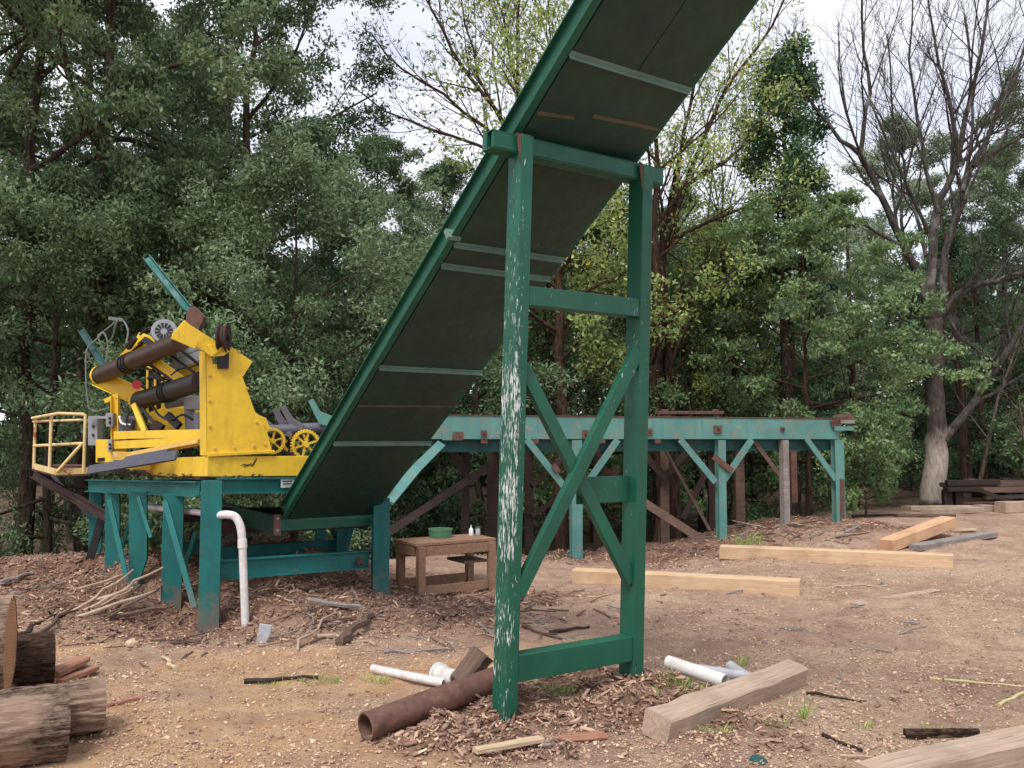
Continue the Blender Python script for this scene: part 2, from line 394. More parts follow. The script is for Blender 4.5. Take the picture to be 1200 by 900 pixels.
M['log_bark_dark'] = bark_mat('dark_log_bark', C(92, 72, 60), C(34, 27, 24), (5, 26, 26), 1.0)
M['bark'] = bark_mat('forest_bark', C(86, 74, 64), C(40, 34, 30))
M['bark_pale'] = bark_mat('pale_thin_bark', C(116, 108, 96), C(72, 64, 56))
M['bark_brown'] = bark_mat('brown_forest_bark', C(84, 64, 54), C(44, 34, 30))
M['bark_bare'] = bark_mat('lichen_spotted_bark', C(82, 78, 74), C(46, 43, 41), (6, 6, 1.5), .8, C(116, 113, 108))
def peeled():
    t = NT('half_peeled_trunk'); g = t.noise(3.0, 8, .72, t.coord((6, 6, 1.4)), .6)
    dk = t.mix(t.rng(g, .35, .62), C(50, 45, 43), C(88, 80, 75)); pl = t.mix(t.rng(g, .3, .7), C(132, 118, 108), C(196, 184, 172))
    dk = t.mix(t.rng(t.noise(1.6, 5, .65), .62, .68), dk, C(120, 114, 108))
    sx = t.n('ShaderNodeSeparateXYZ'); t.l(t.tc.outputs['Object'], sx.inputs[0])
    k = t.rng(t.math('ADD', sx.outputs['Z'], t.math('MULTIPLY', t.noise(2.2, 6, .65, t.coord((1.6, 1.6, .5))), 2.4)), 2.2, 3.0, 1, 0)
    k = t.math('MULTIPLY', k, t.rng(t.math('ADD', sx.outputs['Z'], t.math('MULTIPLY', t.noise(5, 6, .7), .5)), .26, .40)); c = t.mix(k, dk, pl); t.bump(g, .8, .03); return t.fin(c, .9, 0, .15)
M['bark_peeled'] = peeled()
M['leaf_oak'] = leaf_mat('oak_leaves', C(58, 78, 54), C(102, 122, 86), C(130, 146, 106))
M['leaf_fine'] = leaf_mat('willowy_leaves', C(70, 90, 66), C(112, 132, 96), C(138, 154, 116))
M['leaf_dark'] = leaf_mat('dark_forest_leaves', C(46, 66, 48), C(80, 102, 70), C(106, 124, 84))  # dark leaves, kept deeper to paint in the gloom around the deck
M['leaf_pale'] = leaf_mat('pale_green_leaves', C(88, 106, 74), C(138, 154, 110), C(166, 176, 134))
M['leaf_yellow'] = leaf_mat('yellow_green_leaves', C(92, 112, 64), C(138, 152, 90), C(190, 180, 88), .45)
M['leaf_mid'] = leaf_mat('mid_green_leaves', C(64, 86, 58), C(108, 130, 86), C(140, 156, 108))
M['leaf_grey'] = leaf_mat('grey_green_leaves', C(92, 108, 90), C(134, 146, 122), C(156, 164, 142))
M['leaf_ivy'] = leaf_mat('ivy_leaves', C(48, 74, 54), C(76, 108, 72), C(98, 128, 84))
M['blade'] = leaf_mat('grass_blades', C(90, 120, 50), C(140, 166, 84), C(176, 184, 120), .3)

def chip_material():
    t = NT('wood_chips'); at = t.attr('tint').outputs['Fac']
    cr = t.n('ShaderNodeValToRGB'); t.l(at, cr.inputs['Fac'])
    cr.color_ramp.interpolation = 'LINEAR'; e = cr.color_ramp.elements
    e[0].position = 0; e[0].color = C(88, 66, 56); e[1].position = 1; e[1].color = C(226, 204, 172)
    for p, c in ((.3, C(146, 116, 102)), (.55, C(180, 148, 128)), (.78, C(212, 180, 152))):
        k = e.new(p); k.color = c
    return t.fin(cr.outputs['Color'], .85, 0, .2)
M['chips'] = chip_material()
def ground_material():
    t = NT('dirt_and_sawdust')
    v = t.tc.outputs['Object']
    n2 = t.noise(3.2, 8, .68, v); n3 = t.noise(26, 6, .75, v); n4 = t.noise(1.6, 7, .66, v, .5); n5 = t.noise(.8, 4, .6, v)
    soil = t.mix(t.rng(n2, .35, .68), C(166, 134, 116), C(204, 172, 152))
    soil = t.mix(t.rng(n5, .5, .7, 0, .55), soil, C(142, 112, 100))
    saw = t.mix(t.rng(n3, .35, .65), C(200, 168, 140), C(228, 202, 172))
    c = t.mix(t.math('MULTIPLY', t.rng(t.math('ADD', n4, t.math('MULTIPLY', t.attr('saw').outputs['Fac'], .16)), .48, .64), t.rng(n3, .34, .60)), soil, saw)
    clay = t.mix(t.rng(n2, .35, .65), C(210, 162, 118), C(232, 194, 152))
    c = t.mix(t.math('MULTIPLY', t.attr('clay').outputs['Fac'], t.rng(n4, .34, .56, .3, 1.0)), c, clay)
    mul = t.mix(t.rng(n3, .32, .68), C(88, 64, 54), C(156, 116, 98))
    c = t.mix(t.math('MULTIPLY', t.attr('mulch').outputs['Fac'], t.rng(n2, .25, .5, .5, 1.0)), c, mul)
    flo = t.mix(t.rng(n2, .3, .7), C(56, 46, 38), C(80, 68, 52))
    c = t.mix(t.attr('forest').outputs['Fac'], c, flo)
    vo = t.n('ShaderNodeTexVoronoi'); vo.inputs['Scale'].default_value = 70; t.l(t.coord((1, 1.0, 1)), vo.inputs['Vector'])
    bw = t.n('ShaderNodeRGBToBW'); t.l(vo.outputs['Color'], bw.inputs['Color'])
    c = t.mix(t.rng(bw.outputs['Val'], .15, .85, .0, .26), c, C(120, 94, 84)); c = t.mix(t.math('MULTIPLY', t.rng(bw.outputs['Val'], .72, .9, 0, .55), t.rng(n4, .4, .6, .25, 1)), c, C(226, 198, 164))
    n6 = t.noise(8, 8, .75, v); c = t.mix(t.rng(n6, .54, .74, 0, .5), c, C(126, 100, 90)); c = t.mix(t.rng(n6, .52, .3, 0, .4), c, C(214, 188, 164))
    c = t.mix(t.rng(t.noise(75, 4, .7, v), .58, .74, 0, .4), c, C(96, 76, 68))
    c = t.mix(t.rng(t.noise(95, 3, .7, v), .62, .70, 0, .7), c, C(222, 196, 164))
    h = t.math('ADD', t.math('MULTIPLY', n3, .6), t.noise(90, 4, .7, v))
    h = t.math('ADD', h, t.math('MULTIPLY', n6, 1.5)); t.bump(h, .9, .03)
    return t.fin(c, .95, 0, .1)
M['ground'] = ground_material()

# ------------------------------------------------------------------ ground
def axis(lo, hi, step, far, k=1.14):
    a = list(np.arange(lo, hi, step)); s = step
    while a[-1] < far: s *= k; a.append(a[-1] + s)
    s = step
    while a[0] > -far: s *= k; a.insert(0, a[0] - s)
    return np.array(a)
gx = axis(-8.0, 10.0, .06, 260); gy = axis(2.4, 16.5, .06, 260)
XX, YY = np.meshgrid(gx, gy)
ZZ = ground_z(XX, YY)
nv = XX.size; nx, ny = len(gx), len(gy)
me = bpy.data.meshes.new('ground')
idx = np.arange(nv).reshape(ny, nx)
quads = np.stack([idx[:-1, :-1], idx[:-1, 1:], idx[1:, 1:], idx[1:, :-1]], -1).reshape(-1, 4)
def np_mesh(me, co, faces, k):
    n = len(faces)
    me.vertices.add(len(co)); me.vertices.foreach_set('co', np.ascontiguousarray(co, np.float32).ravel())
    me.loops.add(n * k); me.loops.foreach_set('vertex_index', np.ascontiguousarray(faces, np.int32).ravel())
    me.polygons.add(n); me.polygons.foreach_set('loop_start', np.arange(0, n * k, k, dtype=np.int32))
    me.polygons.foreach_set('loop_total', np.full(n, k, np.int32)); me.update(calc_edges=True)
np_mesh(me, np.stack([XX, YY, ZZ], -1).reshape(-1, 3), quads, 4)
me.polygons.foreach_set('use_smooth', np.ones(len(quads), bool))
def fattr(me, name, val):
    a = me.attributes.new(name, 'FLOAT', 'POINT'); a.data.foreach_set('value', np.ascontiguousarray(val, np.float32).ravel())
def clay_mask(x, y):
    m = np.zeros_like(x)
    x = x + 1.4 * (vnoise(x * 1.1, y * 1.1, 41) - .5) + .5 * (vnoise(x * 4, y * 4, 42) - .5); y = y + 1.0 * (vnoise(x * 1.1, y * 1.1, 43) - .5) + .4 * (vnoise(x * 4, y * 4, 44) - .5)
    for cx, cy, rx, ry in ((-2.4, 5.2, 2.2, 1.2), (-1.2, 6.3, 1.8, .8), (-3.2, 4.2, 2.0, 1.2), (-3.6, 7.2, .9, .6)):
        m = np.maximum(m, np.clip(1.6 * (1.2 - np.sqrt(((x - cx) / rx) ** 2 + ((y - cy) / ry) ** 2)), 0, 1))
    return m
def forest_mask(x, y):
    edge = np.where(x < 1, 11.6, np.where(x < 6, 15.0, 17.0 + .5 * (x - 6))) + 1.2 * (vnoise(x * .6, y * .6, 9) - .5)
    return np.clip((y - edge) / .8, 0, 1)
def saw_mask(x, y):
    m = np.zeros_like(x); x = x + 1.2 * (vnoise(x * 1.2, y * 1.2, 51) - .5) + .5 * (vnoise(x * 4, y * 4, 52) - .5)
    for cx, cy, rx, ry in ((1.9, 5.6, 1.0, .7), (2.6, 4.6, .9, .6), (.6, 8.8, .9, .5), (4.6, 7.4, 2.0, .5), (3.2, 6.6, 1.6, .35), (6.5, 11.0, 2.0, .8), (-4.4, 7.6, .7, .5)):
        m = np.maximum(m, np.clip(1.6 * (1.2 - np.sqrt(((x - cx) / rx) ** 2 + ((y - cy) / ry) ** 2)), 0, 1))
    return m
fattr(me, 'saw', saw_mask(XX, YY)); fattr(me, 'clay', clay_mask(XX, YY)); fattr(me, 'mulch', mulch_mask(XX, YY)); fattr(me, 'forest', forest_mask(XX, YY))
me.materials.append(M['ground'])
ground = bpy.data.objects.new('ground', me); COL.objects.link(ground); ground['kind'] = 'structure'
tag(ground, 'brown dirt yard strewn with sawdust and bark, forest floor behind')

# ------------------------------------------------------------------ trees
def curve_pts(rng, a, d, length, n, wob, trop):
    pts = [np.array(a, float)]; d = np.array(d, float) / np.linalg.norm(d)
    for i in range(n):
        d = d + rng.normal(0, wob, 3) + np.array([0, 0, trop]); d /= np.linalg.norm(d)
        pts.append(pts[-1] + d * length / n)
    return pts
def grow(rng, pts, rads, level, spec, out):
    """children along a branch; spec[level] = (count, start, length ratio, angle, wobble, tropism, segs)"""
    out.append((pts, rads, level))
    if level >= len(spec): return
    cnt, start, lr, ang, wob, trop, segs = spec[level]
    seg = np.array(pts); L_ = np.linalg.norm(np.diff(seg, axis=0), axis=1); cum = np.concatenate([[0], np.cumsum(L_)]); tot = cum[-1]
    az0 = rng.uniform(0, 6.28)
    for k in range(cnt):
        t = start + (1 - start) * ((k + rng.uniform(.2, .9)) / cnt); s = t * tot
        i = min(np.searchsorted(cum, s, 'right') - 1, len(L_) - 1); f = (s - cum[i]) / max(L_[i], 1e-6)
        p = seg[i] * (1 - f) + seg[i + 1] * f; r = rads[i] * (1 - f) + rads[i + 1] * f
        d = (seg[i + 1] - seg[i]) / max(L_[i], 1e-6)
        x = np.cross(d, [0.3, .2, 1.0]); x /= max(np.linalg.norm(x), 1e-6); y = np.cross(d, x)
        az = az0 + 2.4 * k + rng.uniform(-.5, .5); a = ang * rng.uniform(.7, 1.25)
        cd = d * math.cos(a) + (x * math.cos(az) + y * math.sin(az)) * math.sin(a)
        ln = tot * lr * rng.uniform(.65, 1.2) * (1.15 - .55 * t)
        cpts = curve_pts(rng, p, cd, ln, segs, wob, trop)
        r0 = max(min(r * (.72 if level < 1 else .5), r), .0045); cr = list(np.linspace(r0, max(r0 * .3, .003), segs + 1))
        grow(rng, cpts, cr, level + 1, spec, out)
def branch_mesh(name, br, mat, sides=(10, 7, 5, 4, 3, 3)):
    vs, fs = [], []; off = 0
    for pts, rads, lv in br:
        n = sides[min(lv, len(sides) - 1)]; p = np.array(pts, float); m = len(p)
        d = np.gradient(p, axis=0); d /= np.maximum(np.linalg.norm(d, axis=1, keepdims=True), 1e-9)
        ref = np.cross(d, [.31, .17, .93] if abs(d[0][2]) < .9 else [1, 0.1, 0]); ref /= np.maximum(np.linalg.norm(ref, axis=1, keepdims=True), 1e-9)
        q = np.cross(d, ref); a = np.arange(n) * 2 * math.pi / n
        ring = p[:, None] + (ref[:, None] * np.cos(a)[None, :, None] + q[:, None] * np.sin(a)[None, :, None]) * np.array(rads)[:, None, None]
        vs.append(ring.reshape(-1, 3))
        i = np.arange(m - 1)[:, None] * n; k = np.arange(n)[None]; k2 = (k + 1) % n
        fs.append((np.stack([i + k, i + k2, i + n + k2, i + n + k], -1) + off).reshape(-1, 4)); off += m * n
    me = bpy.data.meshes.new(name); np_mesh(me, np.concatenate(vs), np.concatenate(fs), 4)
    me.polygons.foreach_set('use_smooth', np.ones(len(me.polygons), bool)); me.materials.append(mat); return me
def leaf_mesh(name, rng, cen, cr, n, size, mat, flat=.6, aspect=.5, up=.6, shape=None, ctint=None):
    cen = np.array(cen, float); k = rng.integers(0, len(cen), n)
    cr = np.broadcast_to(np.array(cr, float), (len(cen),))
    off = rng.normal(0, 1, (n, 3)); off /= np.maximum(np.linalg.norm(off, axis=1, keepdims=True), 1e-6)
    off *= (rng.uniform(0, 1, (n, 1)) ** .45) * cr[k][:, None] * np.array([1, 1, flat])
    p = cen[k] + off
    nr = rng.normal(0, 1, (n, 3)) * .75 + np.array([0, 0, up]); nr /= np.linalg.norm(nr, axis=1, keepdims=True)
    t = rng.normal(0, 1, (n, 3)); t[:, 2] -= .45; t -= nr * (t * nr).sum(1, keepdims=True); t /= np.maximum(np.linalg.norm(t, axis=1, keepdims=True), 1e-6)
    b = np.cross(nr, t); s = size * rng.uniform(.6, 1.35, (n, 1)); w = s * aspect * .5
    v = np.stack([p, p + t * s * .5 + b * w - nr * w * .35, p + t * s, p + t * s * .5 - b * w - nr * w * .35], 1).reshape(-1, 3)
    me = bpy.data.meshes.new(name); np_mesh(me, v, np.arange(4 * n).reshape(n, 4), 4)
    ct = rng.uniform(0, 1, len(cen)) if ctint is None else ctint
    tint = np.clip(.55 * ct[k] + .45 * rng.uniform(0, 1, n) + rng.normal(0, .05, n), 0, 1)
    fattr(me, 'tint', np.repeat(tint, 4)); me.materials.append(mat); return me

def proto_tree(seed, H, r, lo, nl, ll, n_leaf, lsize, cl_r, leafmat, barkmat, prof='oval', el=(5, 65), lean=(0, 0), spec=None, flat=.6, aspect=.5, from_lv=2, tip=.35, trunk_top=.98):
    """returns (trunk mesh, crown mesh): base at the origin, height H"""
    rng = np.random.default_rng(seed); out = []
    n = 12; tp = [np.array([lean[0] * (i / n) ** 1.3 + rng.normal(0, .018 * H * .3) * (i > 0), lean[1] * (i / n) ** 1.3 + rng.normal(0, .018 * H * .3) * (i > 0), H * trunk_top * i / n - (.25 if i == 0 else 0)]) for i in range(n + 1)]
    tr = [r * (1.25 if i == 0 else 1 - .88 * (i / n) ** 1.1) for i in range(n + 1)]
    out.append((tp, tr, 0))
    spec = spec or [None, (5, .28, .5, .75, .10, .02, 4), (3, .3, .5, .8, .12, .0, 3)]
    for k in range(nl):
        h = lo + (.97 - lo) * ((k + rng.uniform(0, 1)) / nl); q = (h - lo) / (1 - lo)
        if prof == 'oval': pr = .35 + 1.0 * math.sin(math.pi * min(1, .12 + .88 * q)) ** .8
        elif prof == 'dome': pr = 1.1 * (1 - q ** 2.2) + .2
        elif prof == 'vase': pr = .55 + .6 * q
        else: pr = .9
        s = h / trunk_top * n; i = min(int(s), n - 1); f = s - i
        p = tp[i] * (1 - f) + tp[i + 1] * f; rr = tr[i] * (1 - f) + tr[i + 1] * f
        az = 2.4 * k + rng.uniform(-.5, .5); e = math.radians(el[0] + (el[1] - el[0]) * q + rng.uniform(-12, 12))
        d = [math.cos(az) * math.cos(e), math.sin(az) * math.cos(e), math.sin(e)]
        ln = ll * pr * rng.uniform(.75, 1.2)
        pts = curve_pts(rng, p, d, ln, 5, .10, .01)
        r0 = min(rr * .6, .02 + .018 * ln); grow(rng, pts, list(np.linspace(r0, r0 * .3, 6)), 1, spec, out)
    cen = []
    for pts, rads, lv in out:
        if lv >= from_lv:
            p = np.array(pts); m = len(p); cen += [p[j] for j in range(max(1, int(m * tip)), m)]
    tm = branch_mesh('trunk', out, barkmat)
    cm = leaf_mesh('crown', rng, cen, cl_r * rng.uniform(.6, 1.3, len(cen)), n_leaf, lsize, leafmat, flat, aspect) if n_leaf else None
    return tm, cm
PROTO = {}
def plant_tree(key, name, label, x, y, s=1.0, rot=0., sz=None, leaf=None, group='trees of the wood behind the yard', tilt=(0, 0), cat='tree'):
    tm, cm = PROTO[key]
    e = thing(name, label, cat, (x, y, gz(x, y)), group); e.rotation_euler = (tilt[0], tilt[1], rot); e.scale = (s, s, sz or s)
    a = bpy.data.objects.new('trunk', tm); COL.objects.link(a); a.parent = e
    if cm:
        b = bpy.data.objects.new('crown', cm); COL.objects.link(b); b.parent = e
        if leaf:
            b.material_slots[0].link = 'OBJECT'; b.material_slots[0].material = M[leaf]
    return e
PROTO['oak_a'] = proto_tree(21, 14, .17, .22, 22, 2.7, 74000, .095, .36, M['leaf_oak'], M['bark'], 'oval', (0, 60))
PROTO['oak_b'] = proto_tree(22, 13, .16, .30, 20, 2.4, 62000, .095, .34, M['leaf_oak'], M['bark'], 'dome', (5, 65))
PROTO['low'] = proto_tree(23, 6.2, .08, .10, 24, 1.9, 56000, .085, .32, M['leaf_pale'], M['bark'], 'oval', (-10, 55), flat=.7, aspect=.4)
PROTO['maple'] = proto_tree(24, 7.0, .08, .16, 22, 2.5, 42000, .105, .30, M['leaf_mid'], M['bark_brown'], 'dome', (-6, 30), flat=.3)
PROTO['yellow'] = proto_tree(25, 12, .17, .30, 20, 2.9, 9500, .12, .36, M['leaf_yellow'], M['bark_brown'], 'vase', (20, 75), spec=[None, (6, .25, .55, .6, .09, .04, 5), (5, .25, .5, .6, .12, .03, 4)])
PROTO['airy'] = proto_tree(26, 12.5, .13, .28, 20, 3.2, 3600, .13, .30, M['leaf_yellow'], M['bark_brown'], 'vase', (38, 80), spec=[None, (6, .25, .6, .5, .07, .05, 5), (5, .3, .5, .5, .1, .04, 4), (3, .3, .5, .5, .1, .02, 3)], from_lv=3)
PROTO['ivy'] = proto_tree(27, 12, .18, .48, 30, .85, 22000, .12, .30, M['leaf_ivy'], M['bark'], 'oval', (0, 60), flat=1.1)
PROTO['shrub'] = proto_tree(28, 2.0, .03, .10, 16, .75, 9000, .10, .22, M['leaf_mid'], M['bark'], 'oval', (5, 65))

def pxw(px, d): return (px - 600) / F * d
FOREST = [  # prototype, px of trunk, depth, scale, rotation, height factor, leaf, name, label
 ('oak_b', 30, 14.6, .95, 2.3, 1.2, None, 'tall dark leafy tree with a pale thin trunk at the left edge'),
 ('oak_a', 112, 15.2, 1.0, 1.2, 1.1, None, 'tall leafy tree with a dark straight trunk rising behind the pale railing'),
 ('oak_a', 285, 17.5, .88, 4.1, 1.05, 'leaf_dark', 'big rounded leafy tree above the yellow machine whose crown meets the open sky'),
 ('low', 345, 15.0, 1.05, .4, 1.08, 'leaf_fine', 'pale green low bushy tree right behind the yellow machine'),
 ('low', 225, 15.0, .95, 2.2, 1.05, 'leaf_oak', 'bushy dark green tree behind the raised teal lever'),
 ('low', 60, 14.2, .9, 3.4, 1.0, 'leaf_oak', 'bushy low tree behind the pale railed platform'),
 ('oak_b', 440, 23, .80, 5.0, .80, 'leaf_oak', 'round topped tree just left of the chute below the open sky'),
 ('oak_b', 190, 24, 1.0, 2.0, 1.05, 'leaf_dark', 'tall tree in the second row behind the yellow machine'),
 ('oak_a', -50, 15.5, 1.0, 2.9, 1.0, None, 'leafy tree cut off by the left edge of the view'),
 ('oak_a', 95, 21.5, 1.0, .9, 1.12, None, 'tall leafy tree in the second row at the upper left'),
 ('oak_b', 255, 21.0, 1.05, 3.3, 1.2, None, 'tall leafy tree filling the canopy above the raised teal lever'),
 ('yellow', 655, 17.0, .84, .5, .84, None, 'yellow green sparse tree with a dark forked trunk seen between the frame posts'),
 ('yellow', 772, 18.5, .9, 2.5, .92, None, 'thick trunked yellow green tree right of the frame'),
 ('airy', 610, 19.5, 1.0, 1.0, 1.08, None, 'thin airy tree with nearly bare upswept branches above the chute'),
 ('yellow', 850, 21.0, .62, 4.0, .80, None, 'yellowing sparse tree to the left of the ivy clad column'),
 ('ivy', 925, 20.8, .95, .6, .98, None, 'tall trunk thickly clad in dark ivy against the sky'),
 ('maple', 945, 19.0, .9, 1.4, 1.0, None, 'green tree with flat layered boughs beyond the end of the teal deck'),
 ('maple', 880, 22.0, .92, 3.1, 1.0, 'leaf_dark', 'layered dark green tree behind the teal deck'),
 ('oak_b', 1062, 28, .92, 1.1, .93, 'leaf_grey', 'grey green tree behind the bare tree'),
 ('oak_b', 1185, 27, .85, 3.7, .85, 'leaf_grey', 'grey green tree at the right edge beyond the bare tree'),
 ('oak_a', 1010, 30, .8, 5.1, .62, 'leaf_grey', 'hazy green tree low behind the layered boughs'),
 ('low', 560, 19.0, 1.15, 1.9, 1.1, 'leaf_oak', 'dense tree behind the table and the chute'),
 ('low', 700, 21.0, 1.2, .7, 1.2, 'leaf_mid', 'green bushy tree behind the crossed braces of the frame'),
 ('low', 820, 23.0, 1.2, 2.7, 1.2, 'leaf_mid', 'green bushy tree behind the board on the deck'),
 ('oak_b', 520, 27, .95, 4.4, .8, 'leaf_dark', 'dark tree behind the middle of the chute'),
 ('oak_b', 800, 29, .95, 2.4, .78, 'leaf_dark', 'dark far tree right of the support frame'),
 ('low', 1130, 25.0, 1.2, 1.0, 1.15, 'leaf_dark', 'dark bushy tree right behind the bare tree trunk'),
 ('oak_a', 1300, 24, .9, .3, .9, 'leaf_oak', 'leafy tree past the right edge of the view'),
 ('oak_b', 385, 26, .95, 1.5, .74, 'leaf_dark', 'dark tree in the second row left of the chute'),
]
for key, px, d, s, rot, sz, leaf, lab in FOREST:
    plant_tree(key, {'oak_a': 'oak_tree', 'oak_b': 'oak_tree', 'low': 'bushy_tree', 'maple': 'maple_tree', 'yellow': 'ash_tree', 'airy': 'ash_tree', 'ivy': 'ivy_clad_tree'}[key], lab, pxw(px, d), d, s, rot, sz, leaf)
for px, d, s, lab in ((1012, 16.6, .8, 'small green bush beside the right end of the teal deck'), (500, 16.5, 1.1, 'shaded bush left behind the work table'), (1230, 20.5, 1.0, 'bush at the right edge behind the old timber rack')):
    plant_tree('shrub', 'bush', lab, pxw(px, d), d, s, d, s * 1.1, 'leaf_dark' if px < 800 else None, 'bushes along the wood edge', cat='bush')  # darker leaves put shade into the colour of the bush behind the table

# deep wood behind, one mass
rng = np.random.default_rng(5)
nb = 900; bx = rng.uniform(-34, 38, nb); by = rng.uniform(30, 46, nb)
top = np.where(bx < -6, 9.5, np.where(bx < 9, 9.5, 9.0)) * (by / 38)
bz = rng.uniform(0, 1, nb) ** 1.15 * top
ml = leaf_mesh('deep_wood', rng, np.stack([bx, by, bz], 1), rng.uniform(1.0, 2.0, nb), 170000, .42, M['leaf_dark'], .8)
ow = bpy.data.objects.new('deep_wood', ml); COL.objects.link(ow)
tag(ow, 'dark mass of far woodland filling the gaps between the trees', 'woodland', kind='stuff')
# slim trunks inside the wood
tm = PROTO['oak_b'][0]
for k, (px, d, r, lab) in enumerate(((925, 20.5, .13, 'straight brown trunk behind the right half of the deck'), (790, 19.4, .12, 'slim dark trunk just right of the frame'), (60, 18, .1, 'slim grey trunk in the wood at far left'), (1130, 23, .1, 'slim trunk behind the old timber rack'), (1000, 21.5, .09, 'thin trunk in the dark beyond the layered tree'), (865, 22, .11, 'slim trunk over the dark middle of the deck'), (700, 20, .13, 'dark trunk behind the crossing of the braces'), (1150, 24, .08, 'thin leaning trunk at the right'))):
    x = pxw(px, d); z0 = gz(x, d); lean = rnd.uniform(-.4, .4)
    b = MB().tube([(x, d, z0 - .2), (x + lean * .3, d, z0 + 3), (x + lean * .4, d + .1, z0 + 5), (x + lean, d + .2, z0 + 8)], [r * 1.3, r, r * .7, .01], 9)
    e = thing('tree_trunk', lab, 'tree', (x, d, z0), 'slim trunks in the wood')
    obj('trunk', b, M['bark_brown' if k % 2 else 'bark'], e, smooth=True)

# the bare tree at the right: main limbs follow the photograph, twigs are grown
def bare_tree():
    rng = np.random.default_rng(31); d = 20.0; out = []
    def pl(pts, r0, r1, dz):
        q = [np.array(P(x, y, d + dz * i / (len(pts) - 1))) for i, (x, y) in enumerate(pts)]
        # refine
        fine = []
        for i in range(len(q) - 1):
            for t in (0, .5): fine.append(q[i] * (1 - t) + q[i + 1] * t + (rng.normal(0, .03, 3) if t else 0))
        fine.append(q[-1]); return fine, list(np.linspace(r0, r1, len(fine)))
    limbs = [
     ([(1091, 604), (1093, 590), (1095, 560), (1098, 530), (1099, 505), (1096, 470), (1097, 420), (1094, 375)], .29, .185, 0, 0),
     ([(1094, 380), (1078, 325), (1058, 285), (1040, 245), (1022, 205), (1008, 182), (1012, 150), (1020, 110), (1012, 60), (1010, -20)], .13, .03, -.6, 1),
     ([(1010, 182), (985, 165), (972, 145), (950, 118), (935, 90), (920, 40)], .07, .02, .8, 1),
     ([(1094, 385), (1090, 330), (1094, 270), (1100, 235), (1118, 200), (1126, 170), (1136, 120), (1150, 60), (1160, -30)], .16, .035, .8, 1),
     ([(1100, 380), (1106, 320), (1116, 270), (1128, 225), (1140, 190), (1165, 140), (1190, 90), (1210, 20)], .13, .035, 1.2, 1),
     ([(1126, 190), (1118, 150), (1108, 100), (1096, 50), (1085, -30)], .08, .02, -.5, 1),
     ([(1124, 195), (1150, 165), (1180, 150), (1215, 130)], .06, .02, -.6, 1),
     ([(1104, 372), (1122, 345), (1150, 332), (1185, 322), (1230, 312)], .12, .05, -1.0, 1),
     ([(1140, 195), (1160, 180), (1200, 160), (1240, 140)], .06, .02, .6, 1),
     ([(1101, 522), (1122, 496), (1145, 468), (1160, 445), (1185, 405), (1215, 365), (1240, 300)], .14, .05, -.8, 1),
     ([(1060, 288), (1052, 270), (1046, 225), (1050, 180), (1045, 120), (1040, 40)], .05, .02, .6, 1),
     ([(1085, 300), (1070, 240), (1060, 190), (1040, 150), (1015, 110)], .06, .015, 1.5, 1),
     ([(1128, 225), (1140, 150), (1138, 90), (1130, 20)], .06, .02, 1.5, 1),
     ([(1100, 250), (1085, 200), (1075, 140), (1065, 70), (1070, -10)], .07, .02, .2, 1),
     ([(1160, 445), (1155, 420), (1128, 398), (1112, 372)], .05, .02, 1.0, 1),
    ]
    spec = [None, (11, .2, .40, .6, .07, .06, 6), (7, .15, .5, .55, .09, .06, 5), (5, .15, .5, .55, .1, .04, 4)]
    for pts, r0, r1, dz, lv in limbs:
        p, r = pl(pts, r0 * (1 if lv == 0 else .82), r1 * (1 if lv == 0 else .8), dz)
        if lv == 0: out.append((p, r, 0))
        else: grow(rng, p, r, 1, spec, out)
    base = P(1093, 590, d); base.z = gz(base.x, base.y)
    e = thing('bare_tree', 'large bare grey tree with a peeled pale lower trunk at the right', 'tree', base)
    b0 = np.array(base)
    peeled = [([q - b0 for q in out[k][0]], out[k][1], 0) for k in (0,)]
    rest = [([q - b0 for q in p], r, lv) for p, r, lv in out[1:]]
    a = bpy.data.objects.new('trunk', branch_mesh('trunk', peeled, M['bark_peeled'], (16,))); COL.objects.link(a); a.parent = e
    c = bpy.data.objects.new('branches', branch_mesh('branches', rest, M['bark_bare'], (12, 8, 5, 4, 3))); COL.objects.link(c); c.parent = e
    return e
bare_tree()
def guided_tree(lab, d, base_px, limbs, nleaf, seed, leaf='leaf_yellow', bark='bark_brown', spec=None):
    rng = np.random.default_rng(seed); out = []
    x = pxw(base_px, d); b0 = np.array([x, d, gz(x, d)])
    for pts, r0, r1, dz in limbs:
        q = [np.array(P(a, b, d + dz * i / (len(pts) - 1))) - b0 for i, (a, b) in enumerate(pts)]; fine = []
        for i in range(len(q) - 1):
            for t_ in (0, .5): fine.append(q[i] * (1 - t_) + q[i + 1] * t_ + (rng.normal(0, .03, 3) if t_ else 0))
        fine.append(q[-1]); grow(rng, fine, list(np.linspace(r0, r1, len(fine))), 1, spec or [None, (10, .2, .36, .5, .08, .05, 5), (6, .2, .5, .55, .1, .04, 4), (3, .3, .5, .55, .1, .02, 3)], out)
    e = thing('ash_tree', lab, 'tree', b0, 'trees of the wood behind the yard')
    a = bpy.data.objects.new('trunk', branch_mesh('trunk', out, M[bark], (10, 7, 4, 3, 3))); COL.objects.link(a); a.parent = e
    cen = [p for pts, r, lv in out if lv >= 3 for p in pts[2:]]
    if nleaf:
        c = bpy.data.objects.new('crown', leaf_mesh('crown', rng, cen, .22, nleaf, .12, M[leaf], .7, .4)); COL.objects.link(c); c.parent = e
